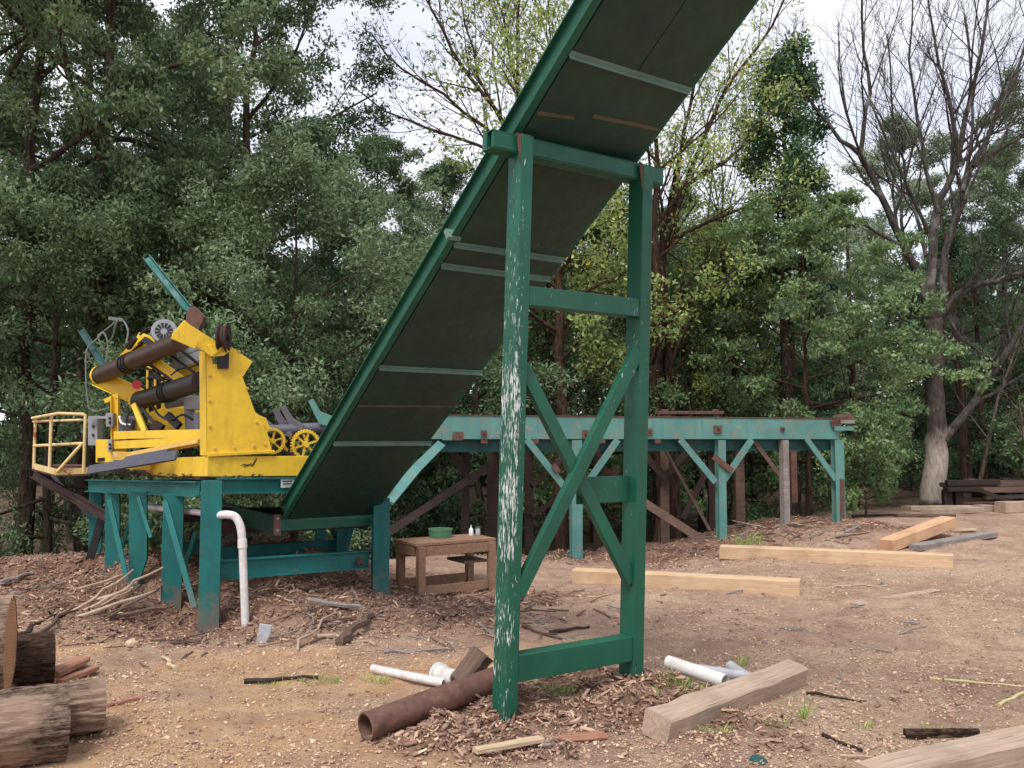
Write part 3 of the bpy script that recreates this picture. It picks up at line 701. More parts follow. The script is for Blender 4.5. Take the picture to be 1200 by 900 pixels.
guided_tree('nearly bare tree fanning over the open sky left of the chute', 19.0, 648, [([(648, 640), (650, 500), (648, 380), (640, 270), (618, 210)], .15, .09, .3), ([(618, 210), (596, 160), (566, 110), (530, 60), (505, 10), (490, -40)], .06, .02, -.4), ([(610, 200), (570, 150), (520, 110), (470, 80), (436, 40)], .05, .015, .3), ([(604, 190), (560, 170), (500, 150), (450, 130), (412, 100)], .045, .012, .8), ([(622, 215), (615, 140), (600, 80), (590, 20), (570, -40)], .055, .02, .2), ([(640, 270), (660, 180), (662, 100), (640, 40), (620, -40)], .06, .02, .5), ([(596, 160), (560, 90), (545, 30), (540, -30)], .04, .012, .6)], 1500, 61, 'leaf_mid')
guided_tree('nearly bare tree with thin boughs between the chute and the ivy clad trunk', 19.5, 775, [([(775, 630), (772, 480), (770, 360), (776, 290), (800, 220)], .17, .10, .2), ([(800, 220), (830, 150), (860, 90), (905, 30), (930, -30)], .06, .018, -.3), ([(790, 240), (800, 160), (815, 90), (830, 20), (850, -40)], .055, .015, .5), ([(800, 220), (850, 190), (890, 150), (920, 120)], .045, .012, .4), ([(776, 290), (830, 260), (880, 240), (930, 225)], .05, .015, -.5), ([(774, 330), (720, 290), (690, 300), (660, 320)], .05, .015, -.6)], 3200, 62)
def sapling(px, d, lab, H, seed, lean):
    rng = np.random.default_rng(seed); out = []
    x = pxw(px, d); z = gz(x, d)
    pts = curve_pts(rng, (0, 0, -.15), (lean, 0, 1), H, 9, .05, .02)
    grow(rng, pts, list(np.linspace(.06, .015, 10)), 1, [None, (9, .3, .42, .7, .1, .05, 5), (5, .2, .5, .7, .1, .02, 4)], out)
    e = thing('bare_sapling', lab, 'tree', (x, d, z), 'bare saplings')
    a = bpy.data.objects.new('trunk', branch_mesh('trunk', out, M['bark_pale'], (8, 7, 4, 3, 3))); COL.objects.link(a); a.parent = e
sapling(1175, 21.5, 'bare leaning sapling right of the old timber rack', 6, 3, .3)
sapling(1140, 22, 'bare sapling behind the old timber rack', 5, 4, .25)
sapling(835, 20, 'thin bare sapling above the board on the deck', 5, 6, -.2)
sapling(1215, 18.8, 'brushy bare sapling at the right edge', 2.6, 8, -.15)
sapling(790, 21, 'thin bare sapling right of the frame', 11.5, 12, .12)
sapling(850, 24, 'tall bare sapling left of the ivy clad trunk', 14, 14, .1)

# ------------------------------------------------------------------ the green support frame and the chute
TH = math.radians(56.8); PH = math.radians(32.2)
U = Vector((math.sin(TH), math.cos(TH), 0)); V = Vector((math.cos(TH), -math.sin(TH), 0))   # across the chute / down-slope to camera
ZUP = Vector((0, 0, 1))
def zpx(py, d): return EYE + (HOR - py) / F * d

A0 = P(591, 838, 5.11)                       # foot of the left post
A1 = P(611, 162, 5.11)
UPF = (A1 - A0).normalized()                 # the frame leans a little
HF = (A1 - A0).length
SEP = 0.972
def fr(u, h, n=0.0): return A0 + U * u + UPF * h + V * n      # frame coordinates: across, up, towards the camera
PW, PD = .088, .145
supp = thing('conveyor_support_frame', 'tall dark green steel A frame holding up the chute, white paint flaking', 'support frame', (A0.x, A0.y, gz(A0.x, A0.y)))
def tube4(a, b, w, t, side, nrm):
    w /= 2; t /= 2; return MB().extr(a, b, [(-w, -t), (w, -t), (w, t), (-w, t)], side, nrm)
obj('post', tube4(fr(0, -.35), fr(0, HF), PW, PD, U, V), M['green_worn'], supp, bevel=.006)['label'] = 'left post with long white flaked patches'
obj('post', tube4(fr(SEP, -.25), fr(SEP, HF - .01), PW, PD, U, V), M['green'], supp, bevel=.006)
def hz_px(py, u): return (zpx(py, (A0 + U * u).y) - A0.z) / UPF.z
def crossbar(y0, u0, u1, h, t, n, name='crossbar', mat='green'):
    hh = hz_px(y0, 0); side, nn = UPF, V
    return obj(name, tube4(fr(u0, hh, n), fr(u1, hh, n), h, t, side, nn), M[mat], supp, bevel=.004)
crossbar(346, PW / 2 + .002, SEP - PW / 2 - .002, .118, .10, .015)
crossbar(777, PW / 2 + .002, SEP - PW / 2 - .002, .155, .11, .010)
hb = HF - .068
bmm = MB(); side, nn = UPF, V
bmm.extr(fr(-.235, hb, -.03), fr(SEP + .175, hb, -.03), [(-.045, -.04), (.068, -.04), (.068, .07), (.060, .07), (.060, .01), (-.037, .01), (-.037, .07), (-.045, .07)], side, nn)
bmm.extr(fr(-.225, hb, .036), fr(SEP + .165, hb, .036), [(-.0365, -.02), (.0595, -.02), (.0595, .0055), (-.0365, .0055)], side, nn)
obj('top_beam', bmm, M['green'], supp, bevel=.003)
# crossed braces: flat faces towards the camera
def brace(u0, y0, u1, y1, n, w=.085, t=.05):
    a, b = fr(u0, hz_px(y0, u0 * .0), n), fr(u1, hz_px(y1, 0), n)
    d = (b - a).normalized(); s = d.cross(V).normalized()
    return obj('brace', tube4(a, b, w, t, s, V), M['green'], supp, bevel=.004)
brace(PW / 2 - .01, 428, SEP - PW / 2 + .005, 695, .022)
brace(SEP - PW / 2 + .005, 400, PW / 2 - .01, 694, .045)
hs = hz_px(578, 0)
obj('gusset_plate', tube4(fr(.50, hs, -.012), fr(SEP - PW / 2 - .002, hs, -.012), .17, .012, UPF, V), M['green'], supp, bevel=.003)
# rusty gussets beside the post tops
for uu, s in ((0, -1), (SEP, -1)):
    g = MB().slab([fr(uu + s * (PW / 2 + .002), hb + .06, .062), fr(uu + s * (PW / 2 + .035), hb + .068, .062), fr(uu + s * (PW / 2 + .002), hb - .12, .062)], V * .008)
    obj('gusset', g, M['rust'], supp)
g = MB().slab([fr(-.06, hb + .07, -.02), fr(.085, hb + .07, -.02), fr(.10, hb + .24, -.02)], V * .01); obj('gusset', g, M['rust'], supp)

# chute
eye = Vector((0, 0, EYE)); Dv = V * math.cos(PH) + ZUP * math.sin(PH); Nn = U.cross(Dv).normalized()
if Nn.z > 0: Nn = -Nn                                             # faces down
B = Vector((-1.82, 7.6, 1.23)); Q = fr(0, HF + .004, -.06)
kk = Nn.dot(Q - eye) / Nn.dot(B - eye); B = eye + (B - eye) * kk; W = .874 * kk
S0, S1 = -.61 * kk, 7.6
def cp3(a, s, h=0.): return B + U * (a * W) + Dv * s - Nn * h      # across 0..1, along, above
ch = thing('conveyor_chute', 'long dark green steel chute climbing from the mill over the support frame', 'conveyor', cp3(0, S0))
cle = [4.57 * kk, 3.12 * kk, 2.92 * kk, 1.79 * kk, .73 * kk]
joints = [S0, .73 * kk, 1.79 * kk, 2.92 * kk, 3.12 * kk, 4.57 * kk]
for i, s in enumerate(joints):
    e = joints[i + 1] if i + 1 < len(joints) else S1
    if i < 5:
        obj('bottom_plate', MB().slab([cp3(.012, s + .004), cp3(.988, s + .004), cp3(.988, e - .004), cp3(.012, e - .004)], -Nn * .012), M['under'], ch)
    else:
        obj('bottom_plate', MB().slab([cp3(.012, s + .004), cp3(.52, s + .004), cp3(.52, e), cp3(.012, e)], -Nn * .012), M['under'], ch)
        obj('bottom_plate', MB().slab([cp3(.526, s + .004), cp3(.988, s + .004), cp3(.988, e), cp3(.526, e)], -Nn * .012), M['under'], ch)
obj('belt', MB().slab([cp3(.03, S0 + .1, .03), cp3(.97, S0 + .1, .03), cp3(.97, S1, .03), cp3(.03, S1, .03)], -Nn * .014), M['black'], ch)
for a, sg in ((0, -1), (1, 1)):
    hs_, fl = .165, .055
    out = U * sg
    m = MB()
    if sg > 0: m.extr(cp3(a, S0), cp3(a, S1), [(0, 0), (.010, 0), (.010, hs_), (0, hs_)], out, -Nn)
    else: m.extr(cp3(a, S0), cp3(a, S1), [(0, 0), (fl, 0), (fl, .010), (.010, .010), (.010, hs_ - .01), (fl * .8, hs_ - .01), (fl * .8, hs_), (0, hs_)], out, -Nn)
    obj('side_channel', m, M['green_chute'], ch, bevel=.002)
for i, s in enumerate(cle):
    m = MB(); off = Nn * .001
    a, b = cp3(.0, s) + off, cp3(1.0, s) + off
    if i == 4: b = cp3(1.04, s) + off
    if i == 3: b = cp3(1.02, s) + off
    m.extr(a, b, [(0, 0), (.034, 0), (.034, .004), (.005, .004), (.005, .03), (0, .03)], Dv, Nn)
    obj('cleat', m, M['cleat'], ch)
obj('cleat', MB().extr(cp3(-.09, 3.17 * kk, -.0), cp3(.02, 3.17 * kk), [(0, -.06), (.03, -.06), (.03, .015), (0, .015)], Dv, Nn), M['cleat'], ch)
for s, a0, a1 in ((1.27 * kk, .02, .98), (4.18 * kk, .02, .30), (4.25 * kk, .42, .98)):
    obj('strip', MB().slab([cp3(a0, s) + Nn * .003, cp3(a1, s + .03) + Nn * .003, cp3(a1, s + .055) + Nn * .003, cp3(a0, s + .03) + Nn * .003], -Nn * .002), M['strip'], ch)
for k in range(16):
    s_ = S0 + .25 + k * .36
    obj('bolt', MB().lathe([(0, .008), (.011, .008), (.013, 0)], cp3(0, s_, .085) - U * .001, -U, 8), M['cleat'], ch)
# lower lip and bolted rust plates
obj('end_lip', MB().extr(cp3(-.06, S0 - .02), cp3(1.04, S0 - .02), [(-.05, -.01), (0, -.01), (0, .10), (-.01, .10), (-.01, 0), (-.05, 0)], Dv, Vector((0, 0, -1))), M['green_chute'], ch)
pl_ = cp3(-.07, S0 - .03)
rp = obj('bolt_plate', MB().slab([pl_ + U * -.06 + ZUP * .07, pl_ + U * .01 + ZUP * .07, pl_ + U * .01 - ZUP * .14, pl_ + U * -.06 - ZUP * .14], V * .014), M['rust'], ch)
for z in (.03, -.09): obj('bolt', MB().lathe([(0, .014), (.012, .014), (.012, 0)], pl_ - U * .025 + ZUP * z + V * .014, V, 10), M['grey'], rp)
pr_ = cp3(1.03, S0 - .03)
obj('bolt_plate', MB().slab([pr_ + U * -.03 + ZUP * .03, pr_ + U * .03 + ZUP * .03, pr_ + U * .03 - ZUP * .07, pr_ + U * -.03 - ZUP * .07], V * .014), M['rust'], ch)

# level length of the same conveyor inside the mill
trough = thing('conveyor_trough', 'level dark green conveyor channel running under the yellow machine', 'conveyor', cp3(0, S0) - V * .1)
c0 = cp3(-.04, S0 - .06)
for a in (0, 1.0):
    q = c0 + U * (W * a) - ZUP * .04
    mm = MB().chan(q - U * .012, q - U * .012 - V * 2.4, .19, .05, .01, U)
    o = obj('side_channel', mm, M['green_chute'], trough)
obj('pan', MB().slab([c0 - ZUP * .10, c0 + U * W - ZUP * .10, c0 + U * W - V * 2.4 - ZUP * .10, c0 - V * 2.4 - ZUP * .10], ZUP * .015), M['rust_dark'], trough)

# ------------------------------------------------------------------ mill platform (teal steel)
FD = 8.1
plat = thing('mill_platform', 'teal steel platform on braced legs carrying the yellow machine', 'platform', (P(245, 745, FD).x, FD, P(245, 745, FD).z))
corner = P(245, 575, FD)
def i_section(a, b, w, dep, fx, fy):
    w /= 2; h = dep / 2; t = .007
    pr = [(-w, -h), (w, -h), (w, -h + .014), (t, -h + .014), (t, h - .014), (w, h - .014), (w, h), (-w, h), (-w, h - .014), (-t, h - .014), (-t, -h + .014), (-w, -h + .014)]
    return MB().extr(a, b, pr, fx, fy)
FX = (U + Vector((1, 0, 0))).normalized(); FY = Vector((-FX.y, FX.x, 0))
def vpost(px, yt, yb, d, w, dep, mat='teal', shape='i', parent=None, name='leg', sink=.3):
    a, b = P(px, yb, d), P(px, yt, d); b = Vector((a.x, a.y, b.z)); a = a - ZUP * sink
    m = i_section(a, b, w, dep, FX, FY) if shape == 'i' else MB().bar(a, b, w, dep, -FY)
    return obj(name, m, M[mat], parent or plat, bevel=.002)
vpost(244.5, 563, 745, FD, .185, .17)
vpost(200, 579, 727, 8.5, .19, .05, shape='b'); vpost(191, 579, 727, 8.55, .02, .18, shape='b')
# plates with cut-off feet
def taper_leg(px0, px1, yt, ycut, yb, d):
    a = [P(px0, yt, d), P(px1, yt, d), P(px1, ycut, d), P(px1 - .6 * (px1 - px0), yb, d), P(px0, yb + 2, d)]
    a[-1] = a[-1] - ZUP * .2
    obj('leg', MB().slab(a, (0, .03, 0)), M['teal'], plat, bevel=.002)
taper_leg(151, 172, 576, 655, 692, 9.0); taper_leg(123, 140, 575, 660, 690, 9.7); taper_leg(104, 119, 574, 640, 665, 10.2)
def pbar(p0, p1, w, t, mat, parent, name, shape='bar'):
    a, b = P(*p0), P(*p1); m = MB()
    if shape == 'angle': m.angle(a, b, w, t, .008)
    elif shape == 'chan': m.chan(a, b, w, t, .009)
    else: m.bar(a, b, w, t)
    return obj(name, m, M[mat], parent, bevel=.0015)
for p0, p1, w in (((193, 587, 8.3), (228, 712, 8.0), .055), ((128, 585, 9.0), (149, 680, 8.8), .05), ((162, 582, 8.85), (177, 630, 8.7), .035), ((230, 622, 8.9), (206, 696, 8.72), .04), ((152, 612, 9.4), (134, 668, 9.9), .04)):
    pbar(p0, p1, w, .02, 'teal', plat, 'brace')
pbar((120, 605, 10.0), (104, 660, 10.0), .09, .02, 'black', plat, 'brace')
# edge beams (I section)
def ib(p0, p1, w, h, mat, name, parent=plat, th=.012):
    a, b = P(*p0), P(*p1); d = (b - a).normalized(); s = d.cross(ZUP).normalized(); up = s.cross(d)
    w /= 2; h /= 2; t = th / 2
    pr = [(-w, -h), (w, -h), (w, -h + th), (t, -h + th), (t, h - th), (w, h - th), (w, h), (-w, h), (-w, h - th), (-t, h - th), (-t, -h + th), (-w, -h + th)]
    return obj(name, MB().extr(a, b, pr, s, up), M[mat], parent)
ib((104, 569, 10.25), (234, 573, 8.22), .10, .145, 'teal', 'edge_beam')
ib((255, 569.5, 8.18), (452, 567, 9.35), .10, .15, 'teal', 'edge_beam')
vpost(445, 583, 708, 9.12, .17, .17)
vpost(401, 585, 660, 10.0, .14, .1); vpost(375, 600, 650, 10.6, .12, .1)
ib((255, 668, 8.2), (432, 655, 9.08), .09, .185, 'teal', 'lower_beam')
ib((252, 650, 9.3), (400, 640, 10.1), .08, .16, 'teal', 'lower_beam')
ib((190, 640, 9.0), (252, 642, 9.4), .06, .12, 'teal_dark', 'lower_beam')
ib((258, 618, 9.6), (330, 614, 9.9), .08, .15, 'rust', 'cross_beam')
ib((190, 604, 10.0), (330, 602, 10.4), .08, .16, 'rust_dark', 'cross_beam')
ib((106, 570, 10.3), (330, 568, 11.2), .1, .15, 'teal_dark', 'edge_beam')
ib((330, 568, 11.2), (452, 567, 9.4), .1, .14, 'teal_dark', 'edge_beam')
pbar((418, 600, 9.9), (402, 655, 9.9), .05, .02, 'teal', plat, 'brace'); pbar((384, 602, 10.1), (400, 650, 10.1), .05, .02, 'teal_dark', plat, 'brace')
pbar((410, 598, 10.2), (392, 650, 10.2), .05, .02, 'rust_dark', plat, 'brace')
pbar((421, 655, 9.0), (423, 662, 8.95), .045, .045, 'rust', plat, 'pipe_stub')
# deck plate of the platform
dk = [P(106, 562, 10.3), P(234, 564, 8.25), P(452, 560, 9.4), P(330, 561, 11.2)]
zt = sum(p.z for p in dk) / 4 + .0
obj('deck_plate', MB().slab([Vector((p.x, p.y, 1.262)) for p in dk], (0, 0, .012)), M['rust_dark'], plat)
# white maker's plate with faint print
sa = P(337, 565, 8.56)
st = obj('label_plate', MB().slab([P(329, 561, 8.545), P(345, 560, 8.64), P(345, 571, 8.64), P(329, 571.5, 8.545)], -V * -.003), M['sticker'], plat)
for y0 in (563.5, 566.5): obj('print', MB().slab([P(331.5, y0 + .3, 8.54), P(342, y0 - .3, 8.60), P(342, y0 + .9, 8.60), P(331.5, y0 + 1.4, 8.54)], (0, .004, 0)), M['ink'], st)
obj('bracket', MB().slab([P(157, 567, 9.3), P(162, 567, 9.25), P(162, 575, 9.25), P(157, 575, 9.3)], (0, .02, 0)), M['wood_table'], plat)

# railed walkway at the left of the mill
walk = thing('railed_walkway', 'small operator landing with pale worn tubular railing at the left', 'walkway', P(70, 560, 10.3))
w0, w1, w2 = P(39, 548, 10.9), P(66, 555, 10.05), P(106, 553.5, 10.2); w3 = P(104, 547, 11.4)
obj('floor', MB().slab([w0, w1, w2, w3], (0, 0, -.035)), M['rust'], walk)
for a, b in ((w0, w1), (w1, w2)): obj('edge_plate', MB().bar(a + ZUP * .02, b + ZUP * .02, .07, .012, ZUP.cross(b - a)), M['rail'], walk)
R_ = .019
for px, y0, y1, d in ((39.5, 490, 549, 10.85), (58, 487, 549, 10.4), (98, 485, 554, 10.1)):
    a, b = P(px, y1, d), P(px, y0, d); obj('railing_post', MB().tube([a, Vector((a.x, a.y, b.z))], R_, 10), M['rail'], walk, smooth=True)
obj('top_rail', MB().tube([P(38, 490, 10.85), P(69, 484.5, 10.1), P(99, 485.5, 10.1)], R_, 10), M['rail'], walk, smooth=True)
obj('upper_rail', MB().tube([P(39, 494, 10.85), P(98, 492, 10.14)], R_ * .8, 10), M['rail'], walk, smooth=True)
obj('middle_rail', MB().tube([P(40, 522.5, 10.85), P(98, 519.5, 10.14)], R_, 10), M['rail'], walk, smooth=True)
obj('diagonal_rail', MB().tube([P(67, 553, 10.04), P(97, 519, 10.1)], R_, 10), M['rail'], walk, smooth=True)
obj('rear_rail', MB().tube([P(62, 546, 11.2), P(100, 546, 11.2)], R_, 8), M['rust'], walk, smooth=True)
pbar((40, 555, 10.9), (129, 606, 9.75), .10, .05, 'rust_dark', walk, 'knee_brace', 'chan')
pbar((62, 556, 11.3), (106, 606, 10.6), .05, .04, 'black', walk, 'knee_brace')

# ------------------------------------------------------------------ the yellow machine
mc = P(247, 560, 8.25)
mach = thing('log_turning_machine', 'yellow sawmill machine with two long dark rollers and a tall side plate', 'machine', Vector((mc.x, mc.y + .5, 1.28)))
PN = V; PO = P(247, 546, 8.25)
def onp(px, py, off=0.): return on_plane(px, py, PO + V * off, V)
def ypoly(pts, th, mat='yellow', name='plate', off=0., parent=mach, bev=.003):
    return obj(name, MB().slab([onp(x, y, off) for x, y in pts], -V * th), M[mat], parent, bevel=bev)
# base box: right face, left face
ypoly([(247, 535), (420, 534), (420, 557), (247, 558.5)], .05, name='base_rail')
ypoly([(244, 531.5), (322, 527.5), (322, 531), (244, 535.2)], .20, name='base_flange', off=.03)
lb0, lb1 = P(246, 546.5, 8.24), P(174, 550, 9.25)
obj('base_rail', MB().bar(lb0 + ZUP * .0, lb1 + ZUP * .02, .19, .05, (-1, -.6, 0)), M['yellow'], mach, bevel=.003)
# tall side plate and its edge flange
side_plate = ypoly([(240, 411), (249, 421), (249.5, 426.5), (255, 426.5), (255, 430), (260, 430), (260, 426), (265, 426), (265.5, 420), (271, 406), (296, 424), (284.5, 442), (299, 483), (308, 489), (313, 505), (318.5, 529), (242, 533)], .06, name='side_plate')
for x_, y_ in ((246, 440), (246, 470), (246, 500), (252, 526), (275, 525), (298, 523), (311, 521), (290, 455), (280, 412), (301, 495)):
    obj('bolt', MB().lathe([(0, .012), (.014, .012), (.016, 0)], onp(x_, y_), V, 8), M['yellow_worn'], side_plate)
e0, e1 = onp(240, 410), onp(241, 534)
lft = Vector((-.55, .83, 0)).normalized()
obj('side_flange', MB().slab([e0, e1, e1 + lft * .22, e0 + lft * .22], U * .018), M['yellow'], mach, bevel=.003)
ypoly([(305, 487), (312, 490), (317, 502), (310, 504)], .02, name='ear', off=.0)
# top arm with angled ends
arm = ypoly([(202, 392), (216.5, 375), (222, 380), (252, 399), (262, 405), (269, 412), (262, 417), (248, 418), (240, 412), (225, 405)], .05, name='swing_arm', off=.05)
obj('arm_flange', MB().bar(onp(203, 391, .09), onp(230, 403, .09), .03, .10, ZUP), M['yellow'], mach)
ypoly([(243, 405), (262, 401), (264, 407), (248, 418)], .02, name='gusset', off=.07)
# left link arm
l0, l1 = P(116, 443, 9.9), P(168, 467, 9.7)
obj('swing_arm', MB().chan(l0, l1, .20, .06, .012, (0, -1, 0)), M['yellow'], mach, bevel=.002)
# rollers
def roller(p0, p1, r, mat, collar=.55, name='roller'):
    a, b = P(*p0), P(*p1); d = b - a
    ro = obj(name, MB().tube([a, b], r, 24), M[mat], mach, smooth=True)
    q = a + d * collar
    for j in (-.02, .02, .05):
        obj('collar', MB().tube([q + d * (j - .006), q + d * (j + .006)], r * 1.14, 24), M['black'], ro, smooth=True)
    return ro
roller((117, 440, 9.9), (213, 399, 8.45), .098, 'roller', .38)
roller((162, 470, 9.7), (236, 447, 8.5), .102, 'roller_dark', .5)
for p in ((117, 440, 9.93), (162, 470, 9.73)):
    q = P(*p); obj('bearing_cap', MB().lathe([(0, .03), (.07, .03), (.115, 0), (.115, -.06)], q, (-.6, .6, 0), 20), M['yellow'], mach, smooth=True)
# green levers
lv = obj('lever', MB().chan(P(172, 303, 8.5), P(221, 364, 8.3), .075, .045, .008, (.4, -1, .2)), M['teal'], mach)
obj('lever_bracket', MB().slab([P(217, 380, 8.22), P(219, 363, 8.22), P(226, 358, 8.22), P(239, 371, 8.22), P(231, 391, 8.22)], (0, .09, 0)), M['rust'], mach, bevel=.004)
obj('lever', MB().chan(P(95, 387, 10.0), P(123, 431, 9.9), .075, .045, .008, (.4, -1, .2)), M['teal_dark'], mach)
obj('lever_bracket', MB().slab([P(121, 432, 9.85), P(124, 424, 9.85), P(133, 428, 9.85), P(129, 440, 9.85)], (0, .08, 0)), M['rust'], mach)
# electric motor with slotted fan cover
mcn = P(192, 388, 9.0); ax = Vector((.25, -1, .1)).normalized()
mo = obj('motor', MB().lathe([(0, 0), (.05, 0), (.05, .0), (.125, .0), (.135, -.02), (.135, -.26), (0, -.26)], mcn, ax, 28), M['grey'], mach, smooth=True)
xx = ax.orthogonal().normalized(); yy = ax.cross(xx)
for k in range(12):
    a = 2 * math.pi * k / 12; dd = xx * math.cos(a) + yy * math.sin(a); tt = ax.cross(dd)
    obj('vent_slot', MB().slab([mcn + ax * .003 + dd * .035 - tt * .007, mcn + ax * .003 + dd * .09 - tt * .016, mcn + ax * .003 + dd * .09 + tt * .016, mcn + ax * .003 + dd * .035 + tt * .007], ax * -.002 + ax * .003), M['black'], mo)
# yellow gearbox beside the motor
gb = MB().slab([P(150, 412, 9.3), P(163, 389, 9.3), P(182, 400, 9.1), P(186, 412, 9.1), P(166, 424, 9.3)], (0, .22, 0)); obj('gearbox', gb, M['yellow'], mach, bevel=.006)
obj('gearbox_arm', MB().bar(P(143, 420, 9.4), P(160, 402, 9.25), .06, .06), M['yellow'], mach)
obj('gearbox_arm', MB().bar(P(148, 418, 9.4), P(172, 396, 9.2), .03, .05), M['black'], mach)
# sloping struts between rollers
pbar((183, 424, 9.1), (222, 452, 8.9), .085, .05, 'yellow', mach, 'strut'); pbar((178, 428, 9.15), (206, 446, 9.0), .05, .04, 'rust', mach, 'strut')
pbar((200, 416, 8.9), (228, 437, 8.75), .028, .028, 'black', mach, 'rod'); pbar((211, 409, 8.85), (234, 428, 8.7), .028, .028, 'black', mach, 'rod')
pbar((202, 430, 9.3), (236, 416, 9.2), .10, .04, 'grey', mach, 'hood'); pbar((208, 416, 9.4), (238, 405, 9.3), .06, .04, 'grey', mach, 'hood')
pbar((204, 447, 9.4), (236, 426, 9.3), .12, .03, 'yellow', mach, 'guard')
# grooved pulley wheel on the plate top
pc = onp(262, 396, .02); pax = (U * .88 + V * .47).normalized()
pu = obj('pulley', MB().lathe([(.03, -.035), (.12, -.035), (.145, -.045), (.145, -.03), (.115, -.01), (.115, .01), (.145, .03), (.145, .045), (.12, .035), (.03, .035)], pc, pax, 32), M['rust_dark'], mach, smooth=True)
obj('hub', MB().lathe([(0, .06), (.03, .06), (.03, -.06), (0, -.06)], pc, pax, 14), M['black'], pu, smooth=True)
obj('pulley_bracket', MB().bar(pc - ZUP * .30, pc - ZUP * .02, .10, .05, V), M['black'], mach)
# uprights, rails, cab
pbar((136.5, 464, 9.6), (137.5, 545, 9.6), .085, .06, 'yellow', mach, 'upright', 'chan')
pbar((124, 470, 9.65), (140, 463, 9.6), .05, .05, 'yellow', mach, 'upright_head')
pbar((157, 474, 9.5), (170, 506, 9.3), .055, .04, 'yellow', mach, 'strut'); pbar((166, 478, 9.4), (184, 500, 9.3), .03, .03, 'black', mach, 'rod')
pbar((135, 510, 9.4), (236, 508, 8.7), .085, .04, 'yellow', mach, 'guard_rail'); pbar((135, 521.5, 9.4), (236, 516.5, 8.7), .085, .04, 'yellow', mach, 'guard_rail')
obj('cab', MB().slab([P(190, 446, 9.9), P(198, 446, 9.9), P(198, 478, 9.9), P(218, 478, 9.9), P(221, 512, 9.9), P(173, 512, 9.9), P(173, 484, 9.9), P(190, 478, 9.9)], (0, .7, 0)), M['yellow'], mach, bevel=.004)
obj('cab_window', MB().slab([P(174, 432, 9.95), P(190, 432, 9.95), P(190, 480, 9.95), P(174, 486, 9.95)], (0, .02, 0)), M['glass'], mach)
for x in (173, 182, 190.5): obj('window_frame', MB().bar(P(x, 430, 9.92), P(x, 486, 9.92), .02, .03), M['yellow'], mach)
pbar((173, 431, 9.92), (191, 430, 9.92), .03, .03, 'yellow', mach, 'window_frame')
obj('cylinder', MB().tube([P(221, 466, 9.3), P(224, 508, 9.3)], .055, 16), M['grey'], mach, smooth=True)
obj('cylinder', MB().tube([P(196, 474, 9.5), P(222, 469, 9.4)], .05, 16), M['grey'], mach, smooth=True)
obj('valve_block', MB().slab([P(215, 464, 9.2), P(233, 464, 9.2), P(233, 480, 9.2), P(215, 480, 9.2)], (0, .1, 0)), M['grey'], mach, bevel=.004)
obj('cylinder', MB().tube([P(231, 484, 9.1), P(232, 508, 9.1)], .03, 12), M['grey'], mach, smooth=True)
obj('red_reflector', MB().lathe([(0, .02), (.05, .02), (.05, 0), (0, 0)], P(160.5, 451, 9.4), (.3, -1, 0), 18), M['red'], mach, smooth=True)
obj('cabinet', MB().slab([P(112, 515, 9.5), P(134, 515, 9.4), P(134, 542, 9.4), P(112, 542, 9.5)], (0, .3, 0)), M['yellow'], mach, bevel=.004)
obj('cabinet_slot', MB().slab([P(114, 537, 9.47), P(122, 536, 9.44), P(122, 540, 9.44), P(114, 541, 9.47)], (0, .01, 0)), M['black'], mach)
for k, (x0, x1, y0, y1, d) in enumerate(((103, 114, 488, 522, 9.8), (124, 132, 484, 500, 9.5), (126, 131, 515, 530, 9.35))):
    bx_ = obj('switch_box', MB().slab([P(x0, y0, d), P(x1, y0, d), P(x1, y1, d), P(x0, y1, d)], (0, .14, 0)), M['grey'], mach, bevel=.004)
    for yy_ in (.3, .6): obj('switch', MB().slab([P((x0 + x1) / 2 - 1, y0 + (y1 - y0) * yy_, d - .02), P((x0 + x1) / 2 + 1, y0 + (y1 - y0) * yy_, d - .02), P((x0 + x1) / 2 + 1, y0 + (y1 - y0) * yy_ + 3, d - .02), P((x0 + x1) / 2 - 1, y0 + (y1 - y0) * yy_ + 3, d - .02)], (0, .018, 0)), M['black'], bx_)
obj('junction_bar', MB().bar(P(104, 489, 9.75), P(160, 489, 9.75), .03, .03), M['grey'], mach)
for p0, p1, w, m_ in (((142, 498, 9.5), (156, 500, 9.5), .16, 'grey_dark'), ((154, 495, 9.6), (165, 504, 9.6), .10, 'yellow'), ((168, 497, 9.45), (188, 506, 9.4), .07, 'black'), ((180, 497, 9.3), (190, 503, 9.3), .09, 'rust_dark'), ((136, 534, 9.3), (176, 536, 9.1), .09, 'yellow_worn'), ((138, 546, 9.3), (180, 548, 9.1), .05, 'yellow')):
    pbar(p0, p1, w, .1, m_, mach, 'fitting')
# hydraulic hoses
def hose(pts, r=.010, mat='hose'):
    pts = [P(*p) for p in pts]; fine = []
    for i in range(len(pts) - 1):
        p0, p1, p2, p3 = pts[max(i - 1, 0)], pts[i], pts[i + 1], pts[min(i + 2, len(pts) - 1)]
        for k in range(6):
            t = k / 6; fine.append(.5 * ((2 * p1) + (p2 - p0) * t + (2 * p0 - 5 * p1 + 4 * p2 - p3) * t * t + (-p0 + 3 * p1 - 3 * p2 + p3) * t ** 3))
    fine.append(pts[-1]); obj('hose', MB().tube(fine, r, 6), M[mat], mach, smooth=True)
hose([(104, 478, 9.9), (101, 450, 9.9), (101, 415, 9.9), (106, 404, 9.9), (115, 396, 9.9), (121, 390, 9.9), (126, 402, 9.9), (124, 425, 9.9), (120, 431, 9.9)])
hose([(101, 410, 9.95), (106, 420, 9.95), (114, 416, 9.95), (118, 405, 9.95), (115, 394, 9.95), (122, 388, 9.95), (132, 380, 9.9), (138, 373, 9.9)])
